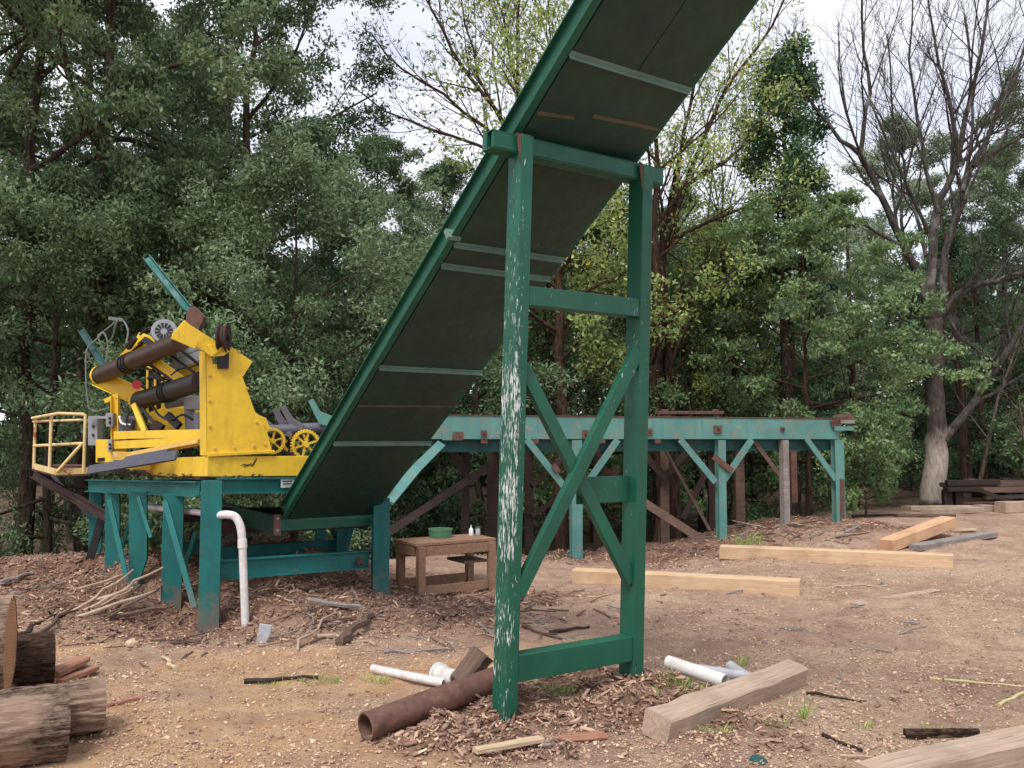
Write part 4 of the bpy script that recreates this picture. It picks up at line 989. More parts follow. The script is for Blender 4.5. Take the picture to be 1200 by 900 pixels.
hose([(148, 402, 9.3), (150, 388, 9.35), (146, 378, 9.4), (140, 374, 9.4), (135, 382, 9.5), (132, 395, 9.6), (124, 403, 9.8)])
hose([(104, 478, 9.95), (112, 482, 9.9), (128, 478, 9.8)]); hose([(140, 488, 9.5), (143, 496, 9.4), (153, 498, 9.4)], .012, 'pvc')
hose([(200, 440, 8.9), (210, 433, 8.9), (224, 430, 8.8), (238, 424, 8.7)], .008, 'black'); hose([(173, 444, 9.2), (185, 432, 9.1), (200, 436, 9.0), (206, 446, 9.0)], .012, 'black')
for pts in ([(150, 420, 9.2), (158, 430, 9.15), (172, 432, 9.1), (186, 440, 9.0), (196, 452, 8.95)], [(164, 392, 9.15), (176, 384, 9.1), (186, 392, 9.0), (190, 404, 8.95), (204, 412, 8.9)], [(142, 470, 9.5), (150, 482, 9.45), (148, 496, 9.4), (158, 506, 9.35)], [(176, 470, 9.35), (186, 486, 9.3), (200, 492, 9.2), (214, 486, 9.15), (226, 492, 9.1)]): hose(pts, .013, 'black')
for a_, b_, w_ in (((150, 408, 9.15), (158, 396, 9.1), .05), ((170, 398, 9.05), (184, 408, 8.98), .06), ((176, 440, 9.1), (190, 444, 9.05), .05), ((196, 486, 9.25), (210, 500, 9.2), .08)): pbar(a_, b_, w_, .06, 'black', mach, 'linkage')
obj('hose_coupling', MB().bar(P(128, 373, 9.9), P(144, 375, 9.9), .04, .04), M['hose'], mach)
# chain gears
def gear(px, py, d, rpx, mat='yellow', dark=False, teeth=32):
    c = P(px, py, d); r = rpx * d / F; ax = V; x = U; y = ZUP; m = MB(); n = teeth * 2
    ring = []
    for k in range(n):
        a = 2 * math.pi * k / n; rr = r * (1.05 if k % 2 else .97); ring.append((a, rr))
    vo = [c + (x * math.cos(a) + y * math.sin(a)) * rr for a, rr in ring]; vi = [c + (x * math.cos(a) + y * math.sin(a)) * r * .82 for a, _ in ring]
    vs = [v + ax * .02 for v in vo] + [v + ax * .02 for v in vi] + [v - ax * .02 for v in vo] + [v - ax * .02 for v in vi]
    fs = []
    for k in range(n):
        j = (k + 1) % n
        fs += [(k, j, n + j, n + k), (2 * n + j, 2 * n + k, 3 * n + k, 3 * n + j), (k, 2 * n + k, 2 * n + j, j), (n + j, 3 * n + j, 3 * n + k, n + k)]
    m.add(vs, fs); g = obj('gear', m, M[mat], mach)
    for k in range(6):
        a = math.pi * k / 3 + .3; dd = x * math.cos(a) + y * math.sin(a)
        obj('spoke', MB().bar(c + dd * r * .12, c + dd * r * .84, r * .13, .02, ax), M[mat], g)
    obj('hub', MB().lathe([(0, .04), (r * .2, .04), (r * .2, -.04)], c, ax, 16), M[mat], g)
gear(319, 517, 8.95, 15); gear(341, 518, 9.25, 15, 'rust_dark'); gear(358, 521, 9.05, 17); gear(343, 515, 9.5, 15)
# grey kicker blades
def blade(pts, d, th=.03, mat='grey_blade'):
    obj('kicker_blade', MB().slab([P(x, y, d) for x, y in pts], (0, th, 0)), M[mat], mach, bevel=.003)
blade([(319, 480), (324, 477), (333, 492), (345, 500), (343, 508), (330, 506)], 9.3)
blade([(328, 478), (334, 475), (343, 490), (356, 498), (354, 506), (340, 500)], 9.2)
blade([(361, 470), (366, 467), (375, 482), (390, 488), (388, 500), (374, 497)], 9.3, .03, 'teal_old')
blade([(308, 500), (313, 492), (330, 506), (342, 506), (342, 512), (322, 510)], 9.15)
obj('blade_shaft', MB().tube([P(312, 505, 9.1), P(400, 500, 9.5)], .06, 14), M['grey_blade'], mach, smooth=True)
# dark grey slabs lying over the front rail
sl = obj('rubber_slab', MB().bar(P(104, 551, 9.2), P(207, 533.5, 8.3), .10, .03, (0, -1, .4)), M['grey_dark'], loc=P(150, 550, 8.8), bevel=.004)
tag(sl, 'long dark grey flat slab lying slanted in front of the yellow machine', 'slab')
sl = obj('rubber_slab', MB().bar(P(134, 541, 9.35), P(196, 530, 8.6), .07, .03, (0, -1, .5)), M['grey_dark'], loc=P(165, 540, 9.0), bevel=.004)
tag(sl, 'shorter dark grey slab lying behind the long slanted one', 'slab')
sl = obj('sloped_board', MB().bar(P(150, 534, 9.2), P(234, 518, 8.5), .05, .05, (0, -1, .5)), M['yellow_worn'], loc=P(190, 526, 8.9))
tag(sl, 'narrow worn yellow board sloping up to the tall yellow plate', 'board')
# marker scrawl on the yellow base
scr = [(283, 545), (287, 544), (290, 546), (294, 543), (297, 545), (299, 541), (301, 537), (298, 541), (296, 546), (291, 544), (286, 547)]
obj('scrawl', MB().tube([onp(x, y, .003) for x, y in scr], .0045, 5), M['ink'], mach)

# debris along the platform edge
bm_ = MB(); rr = random.Random(3)
for k in range(160):
    t = rr.random(); q = P(112, 562, 10.2).lerp(P(234, 565, 8.3), t) if k % 3 else P(256, 562, 8.2).lerp(P(330, 561, 8.7), t)
    q = Vector((q.x + rr.uniform(-.05, .05), q.y + rr.uniform(-.02, .16), 1.276 + rr.uniform(0, .02)))
    dv = Vector((rr.uniform(-1, 1), rr.uniform(-1, 1), rr.uniform(-.3, .3))).normalized() * rr.uniform(.02, .06)
    bm_.bar(q, q + dv, .02, .01, ZUP)
o = obj('bark_debris', bm_, M['wood_old'], loc=(0, 0, 0)); tag(o, 'bark crumbs lying along the edge of the teal platform', 'bark', kind='stuff')

# white drain pipe with its elbow
def spline(pts, n=6):
    fine = []
    for i in range(len(pts) - 1):
        p0, p1, p2, p3 = pts[max(i - 1, 0)], pts[i], pts[i + 1], pts[min(i + 2, len(pts) - 1)]
        for k in range(n):
            t = k / n; fine.append(.5 * ((2 * p1) + (p2 - p0) * t + (2 * p0 - 5 * p1 + 4 * p2 - p3) * t * t + (-p0 + 3 * p1 - 3 * p2 + p3) * t ** 3))
    fine.append(pts[-1]); return fine
pd = 8.0; pr = .036
dp = thing('drain_pipe', 'white plastic drain pipe bending down beside the front teal leg', 'pipe', P(289, 752, pd))
obj('pipe', MB().tube([P(288.5, 760, pd), P(284, 634, pd)], pr, 18), M['pvc'], dp, smooth=True)
obj('elbow', MB().tube(spline([P(284, 636, pd), P(282, 618, pd), P(276, 606, pd), P(266, 603, pd), P(256, 604, pd + .08)]), pr * 1.05, 18), M['pvc'], dp, smooth=True)
obj('coupling', MB().tube([P(284.2, 642, pd), P(283.9, 632, pd)], pr * 1.2, 18), M['pvc'], dp, smooth=True)
obj('pipe', MB().tube([P(172, 594, 9.4), P(258, 603, 8.15)], .032, 14), M['pvc'], dp, smooth=True)
FLD = G(304, 754).y
fl = obj('flap', MB().slab([P(304, 731, FLD), P(318, 733, FLD), P(316, 744, FLD), P(309, 757, FLD), P(299, 758, FLD)], (.01, .012, 0)), M['pvc_grey'], loc=P(308, 755, 8), bevel=.003)
tag(fl, 'bent pale grey sheet scrap standing in the mulch beside the white pipe', 'scrap')

# ------------------------------------------------------------------ log deck behind
D0, D1 = P(430, 503, 11.75), P(983, 501.5, 14.1)
deck = thing('log_deck', 'long faded teal steel log deck on posts across the middle', 'log deck', P(845, 638, 13.3))
dir_ = (D1 - D0).normalized(); Dn = Vector((dir_.y, -dir_.x, 0)).normalized()     # towards the camera
zc = 1.82; D0.z = D1.z = zc
def dpt(px, z, n=0.):
    p = on_plane(px, 500, D0 + Dn * n, Dn); p.z = z; return p
fb = MB(); fb.extr(D0, D1, [(-.165, 0), (.165, 0), (.165, -.09), (.155, -.09), (.155, -.012), (-.155, -.012), (-.155, -.09), (-.165, -.09)], ZUP, Dn)
beam = obj('front_beam', fb, M['teal_old'], deck, bevel=.003)
obj('top_flange', MB().extr(D0 + ZUP * .169, D1 + ZUP * .169, [(0, -.13), (0, .012), (.014, .012), (.014, -.13)], ZUP, Dn), M['rust'], deck)
back = -Dn * 2.6
obj('rear_beam', MB().extr(D0 + back, D1 + back, [(-.165, -.1), (.165, -.1), (.165, 0), (-.165, 0)], ZUP, Dn), M['rust_dark'], deck)
for k in range(13):
    t = .03 + .94 * k / 12; q = D0.lerp(D1, t) - ZUP * .10
    obj('joist', MB().bar(q - Dn * .10, q + back, .12, .14, ZUP), M['rust_dark'], deck)
for k in range(2):
    q = -Dn * (.5 + 1.2 * k)
    obj('skid', MB().bar(D0 + q + ZUP * .08, D1 + q + ZUP * .08, .16, .10, ZUP), M['rust_dark'], deck)
obj('under_beam', MB().extr(dpt(500, 1.56, -.16), dpt(978, 1.56, -.16), [(-.09, -.04), (.09, -.04), (.09, .04), (-.09, .04)], ZUP, Dn), M['teal_dark'], deck)
def dpost(px, yb, w=.14, mat='teal_old', z1=1.64, n=-.03, dep=.12, shape='i'):
    d_ = dpt(px, 0, n); b = Vector((d_.x, d_.y, zpx(yb, d_.y) - .25)); t = Vector((d_.x, d_.y, z1))
    m = i_section(b, t, w, dep, dir_, -Dn) if shape == 'i' else MB().bar(b, t, w, dep, Dn)
    return obj('post', m, M[mat], deck)
dpost(674.5, 660, .16); dpost(843.5, 640, .13); dpost(918, 611, .105, 'wood_grey', shape='b'); dpost(980.5, 606, .17, 'teal_old')
obj('post_repair', MB().bar(dpt(984, .35, .03), dpt(985, 1.0, .03), .08, .03, Dn), M['rust'], deck)
def dbr(p0, p1, w=.09, mat='teal_old', n=.0, t=.03):
    a, b = on_plane(*p0, D0 + Dn * n, Dn), on_plane(*p1, D0 + Dn * n, Dn)
    return obj('brace', MB().bar(a, b, w, t, Dn), M[mat], deck)
dbr((617, 515), (664, 574), .10); dbr((724, 515), (684, 572), .10)
dbr((797, 515), (838, 565), .10); dbr((881, 515), (848, 563), .10); dbr((945, 514), (979, 562), .09)
dbr((884, 518), (916, 560), .07, 'wood_old', -.1); dbr((836, 535), (858, 552), .09, 'rust', .06, .02)
dbr((649, 551), (654, 547), .13, 'rust', .05, .02)
a, b = P(517, 520, 11.9), P(455, 588, 9.25)
obj('brace', MB().bar(a, a.lerp(b, .5) + Vector((-.01, 0, .02)), .12, .03), M['teal_old'], deck); obj('brace', MB().bar(a.lerp(b, .5) + Vector((-.01, 0, .02)), b, .12, .03), M['teal_old'], deck)
# rear row, props and cross ties, mostly in wood darkened as under-deck shade
def wpost(px, y0, y1, d, w, mat='wood_dark', name='rear_post'):
    a, b = P(px, y1, d), P(px, y0, d); b = Vector((a.x, a.y, b.z)); obj(name, MB().bar(a - ZUP * .3, b, w, w), M[mat], deck)
for px, y0, y1, d, w, mt in ((577, 516, 632, 13.4, .17, 'wood_dark'), (620, 516, 645, 13.6, .14, 'wood_dark'), (779, 518, 634, 15.0, .15, 'wood_old'), (783, 518, 632, 15.3, .13, 'wood_dark'), (867, 516, 612, 15.7, .16, 'wood_old'), (834, 518, 612, 15.5, .11, 'wood_dark'), (930, 520, 570, 16.2, .11, 'rust'), (700, 516, 640, 14.6, .13, 'wood_dark'), (545, 516, 640, 13.0, .12, 'wood_dark')):
    wpost(px, y0, y1, d, w, mt)
for p0, p1, w, mt in (((452, 626, 11.9), (575, 545, 13.2), .11, 'wood_dark'), ((522, 515, 12.6), (548, 560, 12.9), .10, 'wood_dark'), ((622, 605, 13.4), (660, 580, 13.8), .08, 'wood_dark'), ((623, 570, 13.5), (655, 540, 13.9), .08, 'wood_dark'), ((752, 587, 12.7), (825, 634, 12.6), .12, 'wood_old'), ((780, 528, 14.6), (832, 622, 13.9), .05, 'wood_old'), ((756, 535, 14.8), (782, 562, 14.8), .12, 'wood_dark'), ((805, 530, 14.9), (780, 558, 14.9), .10, 'wood_dark'), ((826, 556, 15.2), (800, 608, 15.0), .10, 'wood_dark'), ((752, 580, 14.2), (700, 545, 14.4), .12, 'wood_dark'), ((725, 548, 14.5), (690, 600, 14.4), .10, 'wood_dark')):
    pbar(p0, p1, w, .06, mt, deck, 'prop')
# rusty clips, plates and bolts on the front beam
for px, y, wpx, hpx in ((686, 509, 7, 10), (567, 508.5, 7, 8), (761, 506, 7, 8), (841, 503, 10, 9), (917, 503, 5, 5)):
    q = on_plane(px, y, D0 + Dn * .012, Dn); s = q.y / F
    cl = obj('clip', MB().bar(q - ZUP * hpx * s / 2, q + ZUP * hpx * s / 2, wpx * s, .03, Dn), M['rust'], deck)
    obj('bolt', MB().lathe([(0, .012), (.018, .012), (.018, 0)], q + Dn * .016, Dn, 8), M['rust_dark'], cl)
for px in (524, 537):
    q = on_plane(px, 511, D0 + Dn * .004, Dn); obj('splice_plate', MB().bar(q - ZUP * .06, q + ZUP * .06, .14, .016, Dn), M['rust' if px > 530 else 'teal_old'], deck)
for px in (567, 627, 705, 770):
    q = on_plane(px, 517, D0 - Dn * .03, Dn); obj('foot_plate', MB().bar(q - dir_ * .05, q + dir_ * .05, .06, .05, Dn), M['rust'], deck)
# chewed end stop
for k, (x0, y0, x1, y1, w, mt) in enumerate(((974, 497, 999, 489, .10, 'rust'), (978, 502, 1000, 502, .07, 'teal_old'), (985, 494, 1001, 494, .06, 'wood_grey'), (976, 488, 996, 486, .04, 'wood_old'))):
    a, b = on_plane(x0, y0, D0 + Dn * (.03 + .025 * k), Dn), on_plane(x1, y1, D0 + Dn * (.03 + .025 * k), Dn); obj('end_stop', MB().bar(a, b, w, .02, Dn), M[mt], deck)
# board resting on the deck
a, b = dpt(770, 2.075, -.35), dpt(846, 2.085, -.35)
bd = thing('deck_board', 'short rusty board propped on two blocks on top of the teal deck', 'board', a)
obj('board', MB().bar(a, b, .14, .05, ZUP), M['rust'], bd)
for t in (.12, .9): q = a.lerp(b, t); obj('block', MB().bar(q - ZUP * .085, q + ZUP * .05, .10, .08), M['wood_old'], bd)

# ------------------------------------------------------------------ work table and what stands on it
TZ = .495; T0 = Vector((-1.037, 9.43, TZ)); Tu = U; Tb = -V
tb = thing('work_table', 'rough brown wooden table with a low shelf beside the teal leg', 'table', Vector((T0.x, T0.y, gz(T0.x, T0.y))))
Tg = gz(T0.x, T0.y) - .05
for k in range(3):
    o_ = Tb * (.005 + .175 * k)
    obj('top_plank', MB().bar(T0 + o_ + Tb * .085 - Tu * .02, T0 + o_ + Tb * .085 + Tu * 1.02, .165, .032 + .004 * k, ZUP), M['wood_table'], tb, bevel=.003)
obj('apron', MB().bar(T0 - ZUP * .075 + Tu * .09, T0 - ZUP * .075 + Tu * .91, .10, .03, V), M['wood_table'], tb); obj('apron', MB().bar(T0 - ZUP * .075 + Tb * .5 + Tu * .09, T0 - ZUP * .075 + Tb * .5 + Tu * .91, .10, .03, V), M['wood_table'], tb)
obj('apron', MB().bar(T0 - ZUP * .075 + Tb * .06, T0 - ZUP * .075 + Tb * .46, .10, .03, U), M['wood_table'], tb)
for u_ in (.045, .955):
    for n_ in (.0, .5):
        q = T0 + Tu * u_ + Tb * n_; obj('leg', MB().bar(Vector((q.x, q.y, Tg - .12)), q - ZUP * .02, .085, .075, V), M['wood_table'], tb, bevel=.003)
obj('stretcher', MB().bar(T0 - ZUP * .50 + Tu * .09, T0 - ZUP * .50 + Tu * .91, .09, .035, V), M['wood_table'], tb); obj('stretcher', MB().bar(T0 - ZUP * .48 + Tb * .5 + Tu * .09, T0 - ZUP * .48 + Tb * .5 + Tu * .91, .09, .035, V), M['wood_table'], tb)
obj('shelf', MB().bar(T0 - ZUP * .24 + Tb * .25 + Tu * .62, T0 - ZUP * .24 + Tb * .25 + Tu * .93, .4, .03, ZUP), M['wood_old'], tb)
top = TZ + .022
def on_top(px, py):
    r = ray(px, py); t = (top - EYE) / r.z; return eye + r * t
q = on_top(516, 629)
tin = thing('tin', 'wide flat green tin on the work table', 'tin', q)
obj('body', MB().lathe([(0, 0), (.135, 0), (.135, .085), (.128, .085), (.125, .01), (0, .01)], q, ZUP, 32), plain('green_tin', C(70, 120, 84), .4, 0, .2), tin, smooth=True)
obj('rim', MB().lathe([(.137, .08), (.140, .085), (.140, .095), (.128, .095), (.128, .085)], q, ZUP, 32), plain('green_tin_rim', C(110, 152, 116), .35, 0, .2), tin, smooth=True)
q = on_top(552, 627.5)
bo = thing('bottle', 'small white squeeze bottle on the work table', 'bottle', q)
obj('body', MB().lathe([(0, 0), (.026, 0), (.026, .07), (.018, .085), (.009, .09)], q, ZUP, 16), M['pvc'], bo, smooth=True); obj('nozzle', MB().lathe([(.009, .088), (.008, .1), (.003, .125), (0, .125)], q, ZUP, 12), M['pvc'], bo, smooth=True)
q = on_top(560, 626.5)
ca = thing('can', 'small grey can on the work table beside the white bottle', 'can', q)
obj('body', MB().lathe([(0, 0), (.028, 0), (.028, .075), (0, .075)], q, ZUP, 16), M['pvc_grey'], ca, smooth=True); obj('lid', MB().lathe([(.029, .076), (.029, .092), (0, .092)], q, ZUP, 16), M['grey_dark'], ca, smooth=True)

# ------------------------------------------------------------------ timbers, pipes, boards, logs
def timber(name, label, cat, a, b, w, h, mat, group=None, seed=0, wob=.004, roll=0.):
    """a squared timber from a to b (centres of its ends), length along local X"""
    a, b = Vector(a), Vector(b); ln = (b - a).length; rg = random.Random(seed); n = max(6, int(ln / .18)); m = MB()
    ch_ = .012 if w > .06 else .004; pr0 = [(-w / 2 + ch_, -h / 2), (w / 2 - ch_, -h / 2), (w / 2, -h / 2 + ch_), (w / 2, h / 2 - ch_), (w / 2 - ch_, h / 2), (-w / 2 + ch_, h / 2), (-w / 2, h / 2 - ch_), (-w / 2, -h / 2 + ch_)]
    sk = (rg.uniform(-.06, .06), rg.uniform(-.06, .06)); dr = [(rg.uniform(-1, 1) * wob * 5, rg.uniform(-wob, wob) * .7, rg.uniform(-1, 1) * wob * 5) for _ in range(n + 1)]
    for i in range(n + 1):
        x = ln * i / n
        for s, t in pr0:
            m.v.append((x + ((sk[0] * s + sk[1] * t) if i in (0, n) else 0), s * (1 + .5 * dr[i][0]) + dr[i][1] + rg.uniform(-wob, wob) * .35, t * (1 + .5 * dr[i][2]) + rg.uniform(-wob, wob) * .35))
    k = 8
    for i in range(n):
        for j in range(k): m.f.append((i * k + j, i * k + (j + 1) % k, (i + 1) * k + (j + 1) % k, (i + 1) * k + j))
    m.f.append(tuple(range(k - 1, -1, -1))); m.f.append(tuple(n * k + j for j in range(k)))
    o = obj(name, m, M[mat], bevel=0)
    x = (b - a).normalized(); y = ZUP.cross(x).normalized(); z = x.cross(y)
    o.matrix_world = Matrix.Translation(a) @ Matrix((x, y, z)).transposed().to_4x4() @ Matrix.Rotation(roll, 4, 'X')
    return tag(o, label, cat, group)
def on_g(px, py, up): p = G(px, py); return p + ZUP * up
timber('timber', 'fresh pale sawn timber lying just behind the frame', 'timber', on_g(674, 681, .075), on_g(938, 697, .07), .21, .175, 'wood_fresh', seed=1)
timber('timber', 'long fresh sawn timber lying in front of the teal deck posts', 'timber', on_g(845, 654, .08), on_g(1117, 664, .075), .22, .19, 'wood_fresh', seed=2)
timber('timber', 'short orange sawn timber tipped up behind the long one', 'timber', on_g(1038, 645, .07), on_g(1112, 630, .22), .24, .17, 'wood_orange', seed=3)
timber('plank', 'grey weathered plank lying right of the orange timber', 'plank', on_g(1072, 646, .05), on_g(1163, 630, .05), .18, .09, 'wood_grey', seed=4)
timber('timber', 'weathered tan squared timber in the near foreground right of the frame', 'timber', on_g(770, 866, .068) , on_g(934, 801, .068), .165, .145, 'wood_tan', seed=5, wob=.012, roll=.2)
timber('timber', 'big weathered beam in the bottom right corner', 'timber', on_g(1020, 938, .06), on_g(1300, 868, .07), .19, .15, 'wood_tan', seed=6, wob=.010)
timber('wood_block', 'dark brown wooden block leaning behind the rusty pipe', 'block', on_g(540, 808, .06), P(566, 765, 5.75), .15, .10, 'wood_old', seed=7, wob=.006, roll=.5)
timber('wood_lath', 'pale thin lath lying at the bottom edge of the picture', 'lath', on_g(557, 893, .02), on_g(634, 872, .03), .06, .025, 'wood_pale', seed=8)
timber('scrap_slab', 'reddish flat slab of wood sunk in mulch before the frame', 'slab', on_g(655, 868, .012), on_g(708, 860, .012), .09, .03, 'wood_red', seed=9)
timber('board', 'thin pale board lying alone in the middle of the yard', 'board', on_g(1000, 709, .012), on_g(1098, 695, .012), .11, .025, 'wood_tan', seed=10)
for k, (x0, y0, x1, y1, w, h, mt, lb) in enumerate(((1062, 599, 1140, 597, .28, .10, 'wood_pale', 'pale board in the pile at the foot of the bare tree, upper one'), (1086, 603, 1146, 601, .25, .12, 'wood_tan', 'tan board in the pile at the foot of the bare tree, lower one'), (1050, 607, 1118, 606, .12, .06, 'wood_old', 'dark board lying below the pile at the bare tree'), (1000, 606, 1060, 605, .12, .06, 'wood_old', 'dark board left of the pile at the bare tree'), (1146, 600, 1160, 599, .25, .14, 'wood_tan', 'stub of timber right of the board pile'), (1172, 601, 1240, 599, .3, .22, 'wood_tan', 'stout log end at the right edge below the old rack'))):
    timber('board' if k < 4 else 'timber', lb, 'board' if k < 4 else 'timber', on_g(x0, y0, h / 2), on_g(x1, y1, h / 2), w, h, mt, seed=20 + k)
timber('board', 'small white board scrap behind the orange timber', 'board', on_g(1122, 624, .03), on_g(1141, 623, .03), .12, .04, 'wood_pale', seed=33)
# old rack at right
rk = thing('timber_rack', 'low rotten timber rack with stacked dark boards at the right edge', 'rack', G(1150, 592))
for x0, x1, y, w, h, mt, dd in ((1104, 1240, 569, .25, .10, 'wood_old', 19.2), (1108, 1200, 574, .22, .09, 'wood_dark', 18.9), (1120, 1240, 565, .3, .08, 'wood_old', 19.6), (1150, 1240, 575, .2, .10, 'wood_old', 18.7), (1105, 1240, 583, .14, .08, 'wood_dark', 19.5)):
    obj('plank', MB().bar(P(x0, y + rnd.uniform(-1, 1), dd), P(x1, y + rnd.uniform(-2, 1), dd), h, w), M[mt], rk)
rk_r = random.Random(17)
for k in range(14):
    x0 = rk_r.uniform(1104, 1190); yy0 = rk_r.uniform(563, 588); ddd = rk_r.uniform(18.7, 19.8)
    obj('plank', MB().bar(P(x0, yy0 + rk_r.uniform(-3, 3), ddd), P(x0 + rk_r.uniform(20, 70), yy0 + rk_r.uniform(-3, 3), ddd), rk_r.uniform(.04, .13), rk_r.uniform(.1, .25)), M[rk_r.choice(('wood_dark', 'wood_old', 'wood_dark', 'wood_grey'))], rk)
for x in (1123, 1172, 1200, 1232, 1110):
    a = P(x, 592, 19.0); a.z = gz(a.x, a.y) - .1; b = P(x, 574, 19.0); obj('leg', MB().bar(a, Vector((a.x, a.y, b.z)), .17, .14), M['wood_dark' if x != 1200 else 'teal_dark'], rk)
pbar((1150, 575, 18.6), (1190, 590, 18.6), .08, .03, 'wood_dark', rk, 'brace')
# rusty pipe
a, b = on_g(428, 868, .078), on_g(590, 818, .078)
rp = obj('rusty_pipe', MB().pipe(a, b, .078, .068, 32), M['rust_pipe'], loc=a, smooth=True); tag(rp, 'thick open rusty pipe lying at the foot of the frame', 'pipe')
def pvc(label, p0, p1, r, mat='pvc', name='plastic_pipe', up0=None, up1=None):
    a, b = on_g(*p0, r if up0 is None else up0), on_g(*p1, r if up1 is None else up1)
    return tag(obj(name, MB().pipe(a, b, r, r * .86, 20), M[mat], loc=a, smooth=True), label, 'pipe')
pvc('thin white plastic pipe lying left of the rusty pipe', (437, 790), (521, 804), .030, up0=.04, up1=.04)
pvc('white plastic pipe half hidden behind the weathered timber', (783, 793), (850, 812), .045, up0=.10, up1=.09)
pvc('pale grey pipe lying between the white pipe and the weathered timber', (803, 793), (872, 800), .033, 'pvc_grey', up0=.08, up1=.07)
pvc('grey pipe end poking over the middle of the weathered timber', (856, 791), (880, 803), .036, 'pvc_grey', 'plastic_pipe', .09, .06)
ft = on_g(514, 799, .07); fx_ = (on_g(545, 806, .06) - ft).normalized()
fit = thing('pipe_fitting', 'white plastic pipe fitting with a round flange behind the rusty pipe', 'pipe fitting', ft)
obj('flange', MB().lathe([(.045, 0), (.075, 0), (.075, .022), (.05, .022)], ft, fx_, 24), M['pvc'], fit, smooth=True); obj('socket', MB().pipe(ft + fx_ * .01, ft + fx_ * .24, .055, .045, 24), M['pvc'], fit, smooth=True)

# logs at the lower left
def log(label, a, b, r, mat, seed, group='sawn logs at the lower left', cut='end_grain'):
    a, b = Vector(a), Vector(b); ln = (b - a).length; rg = np.random.default_rng(seed); n, k = 40, 110
    th = np.arange(k) * 2 * math.pi / k; m = MB()
    ph = rg.uniform(0, 6.28, 6)
    for i in range(n + 1):
        x = ln * i / n
        fl_ = 1 + .035 * np.sin(2 * th + ph[0] + .5 * x) + .025 * np.sin(3 * th + ph[1]) + .02 * math.sin(3 * x + ph[2])
        nz = vnoise(th * 10 + .8 * math.sin(x * 5), np.full(k, x * 4.5) + seed * 7, seed) - .5
        nz2 = np.abs(vnoise(th * 17 + .5 * math.sin(x * 9), np.full(k, x * 11) + seed * 3, seed + 5) - .5) * 2 - .5
        rr_ = r * fl_ + .022 * nz + .020 * nz2
        rr_[-1] = .5 * (rr_[-2] + rr_[0])
        for j in range(k): m.v.append((x, rr_[j] * math.cos(th[j]), rr_[j] * math.sin(th[j])))
    for i in range(n):
        for j in range(k): m.f.append((i * k + j, i * k + (j + 1) % k, (i + 1) * k + (j + 1) % k, (i + 1) * k + j))
    e = thing('log', label, 'log', a, group)
    x = (b - a).normalized(); y = ZUP.cross(x).normalized(); z = x.cross(y)
    e.matrix_world = Matrix.Translation(a) @ Matrix((x, y, z)).transposed().to_4x4()
    def lk(nm, mb_, mt, sm):
        me = bpy.data.meshes.new(nm); me.from_pydata(mb_.v, [], mb_.f); me.materials.append(mt)
        if sm: me.polygons.foreach_set('use_smooth', [True] * len(me.polygons))
        o = bpy.data.objects.new(nm, me); COL.objects.link(o); o.parent = e
    lk('bark', m, M[mat], True)
    for s, i in ((-1, 0), (1, n)):
        c = MB(); c.v = [(m.v[i * k + j][0] - s * .004, m.v[i * k + j][1] * .99, m.v[i * k + j][2] * .99) for j in range(k)]; c.f = [tuple(range(k))]
        lk('sawn_end', c, M[cut], False)
def lg(p0, p1, r): return on_g(*p0, r), on_g(*p1, r)
a, b = lg((-60, 898), (80, 872), .175); b = P(79, 837, 4.62); b.z = gz(b.x, b.y) + .165; a = b - Vector((1.05, .66, 0)); a.z = gz(a.x, a.y) + .17
log('largest bark covered log at the lower left corner', a, b, .175, 'log_bark', 1)
b = P(121, 832, 4.98); b.z = gz(b.x, b.y) + .145; a = b - Vector((.8, .48, 0)); a.z = gz(a.x, a.y) + .15
log('shorter log poking out behind the largest log at lower left', a, b, .148, 'log_bark', 2)
b = P(63, 768, 5.95); b.z = gz(b.x, b.y) + .16; a = b - Vector((1.0, .62, 0)); a.z = gz(a.x, a.y) + .16
log('dark barked log lying further back at the left edge', a, b, .165, 'log_bark_dark', 3)
b = P(13, 748, 5.45); b.z = gz(b.x, b.y) + .36; a = b - Vector((1.0, .42, 0)); a.z = gz(a.x, a.y) + .34
log('fat reddish log standing highest at the left edge', a, b, .29, 'log_bark', 4, cut='end_grain')
for k, (x0, y0, x1, y1, w, h, lb) in enumerate(((-30, 822, 22, 806, .16, .07, 'split reddish slab between the logs at the left edge'), (60, 800, 96, 782, .12, .05, 'reddish wood offcut right of the dark barked log'), (70, 806, 112, 790, .06, .03, 'thin reddish splinter beside the logs'))):
    timber('split_slab', lb, 'slab', on_g(x0, y0, h / 2), on_g(x1, y1, h / 2 + .02), w, h, 'wood_red', seed=50 + k, wob=.008)

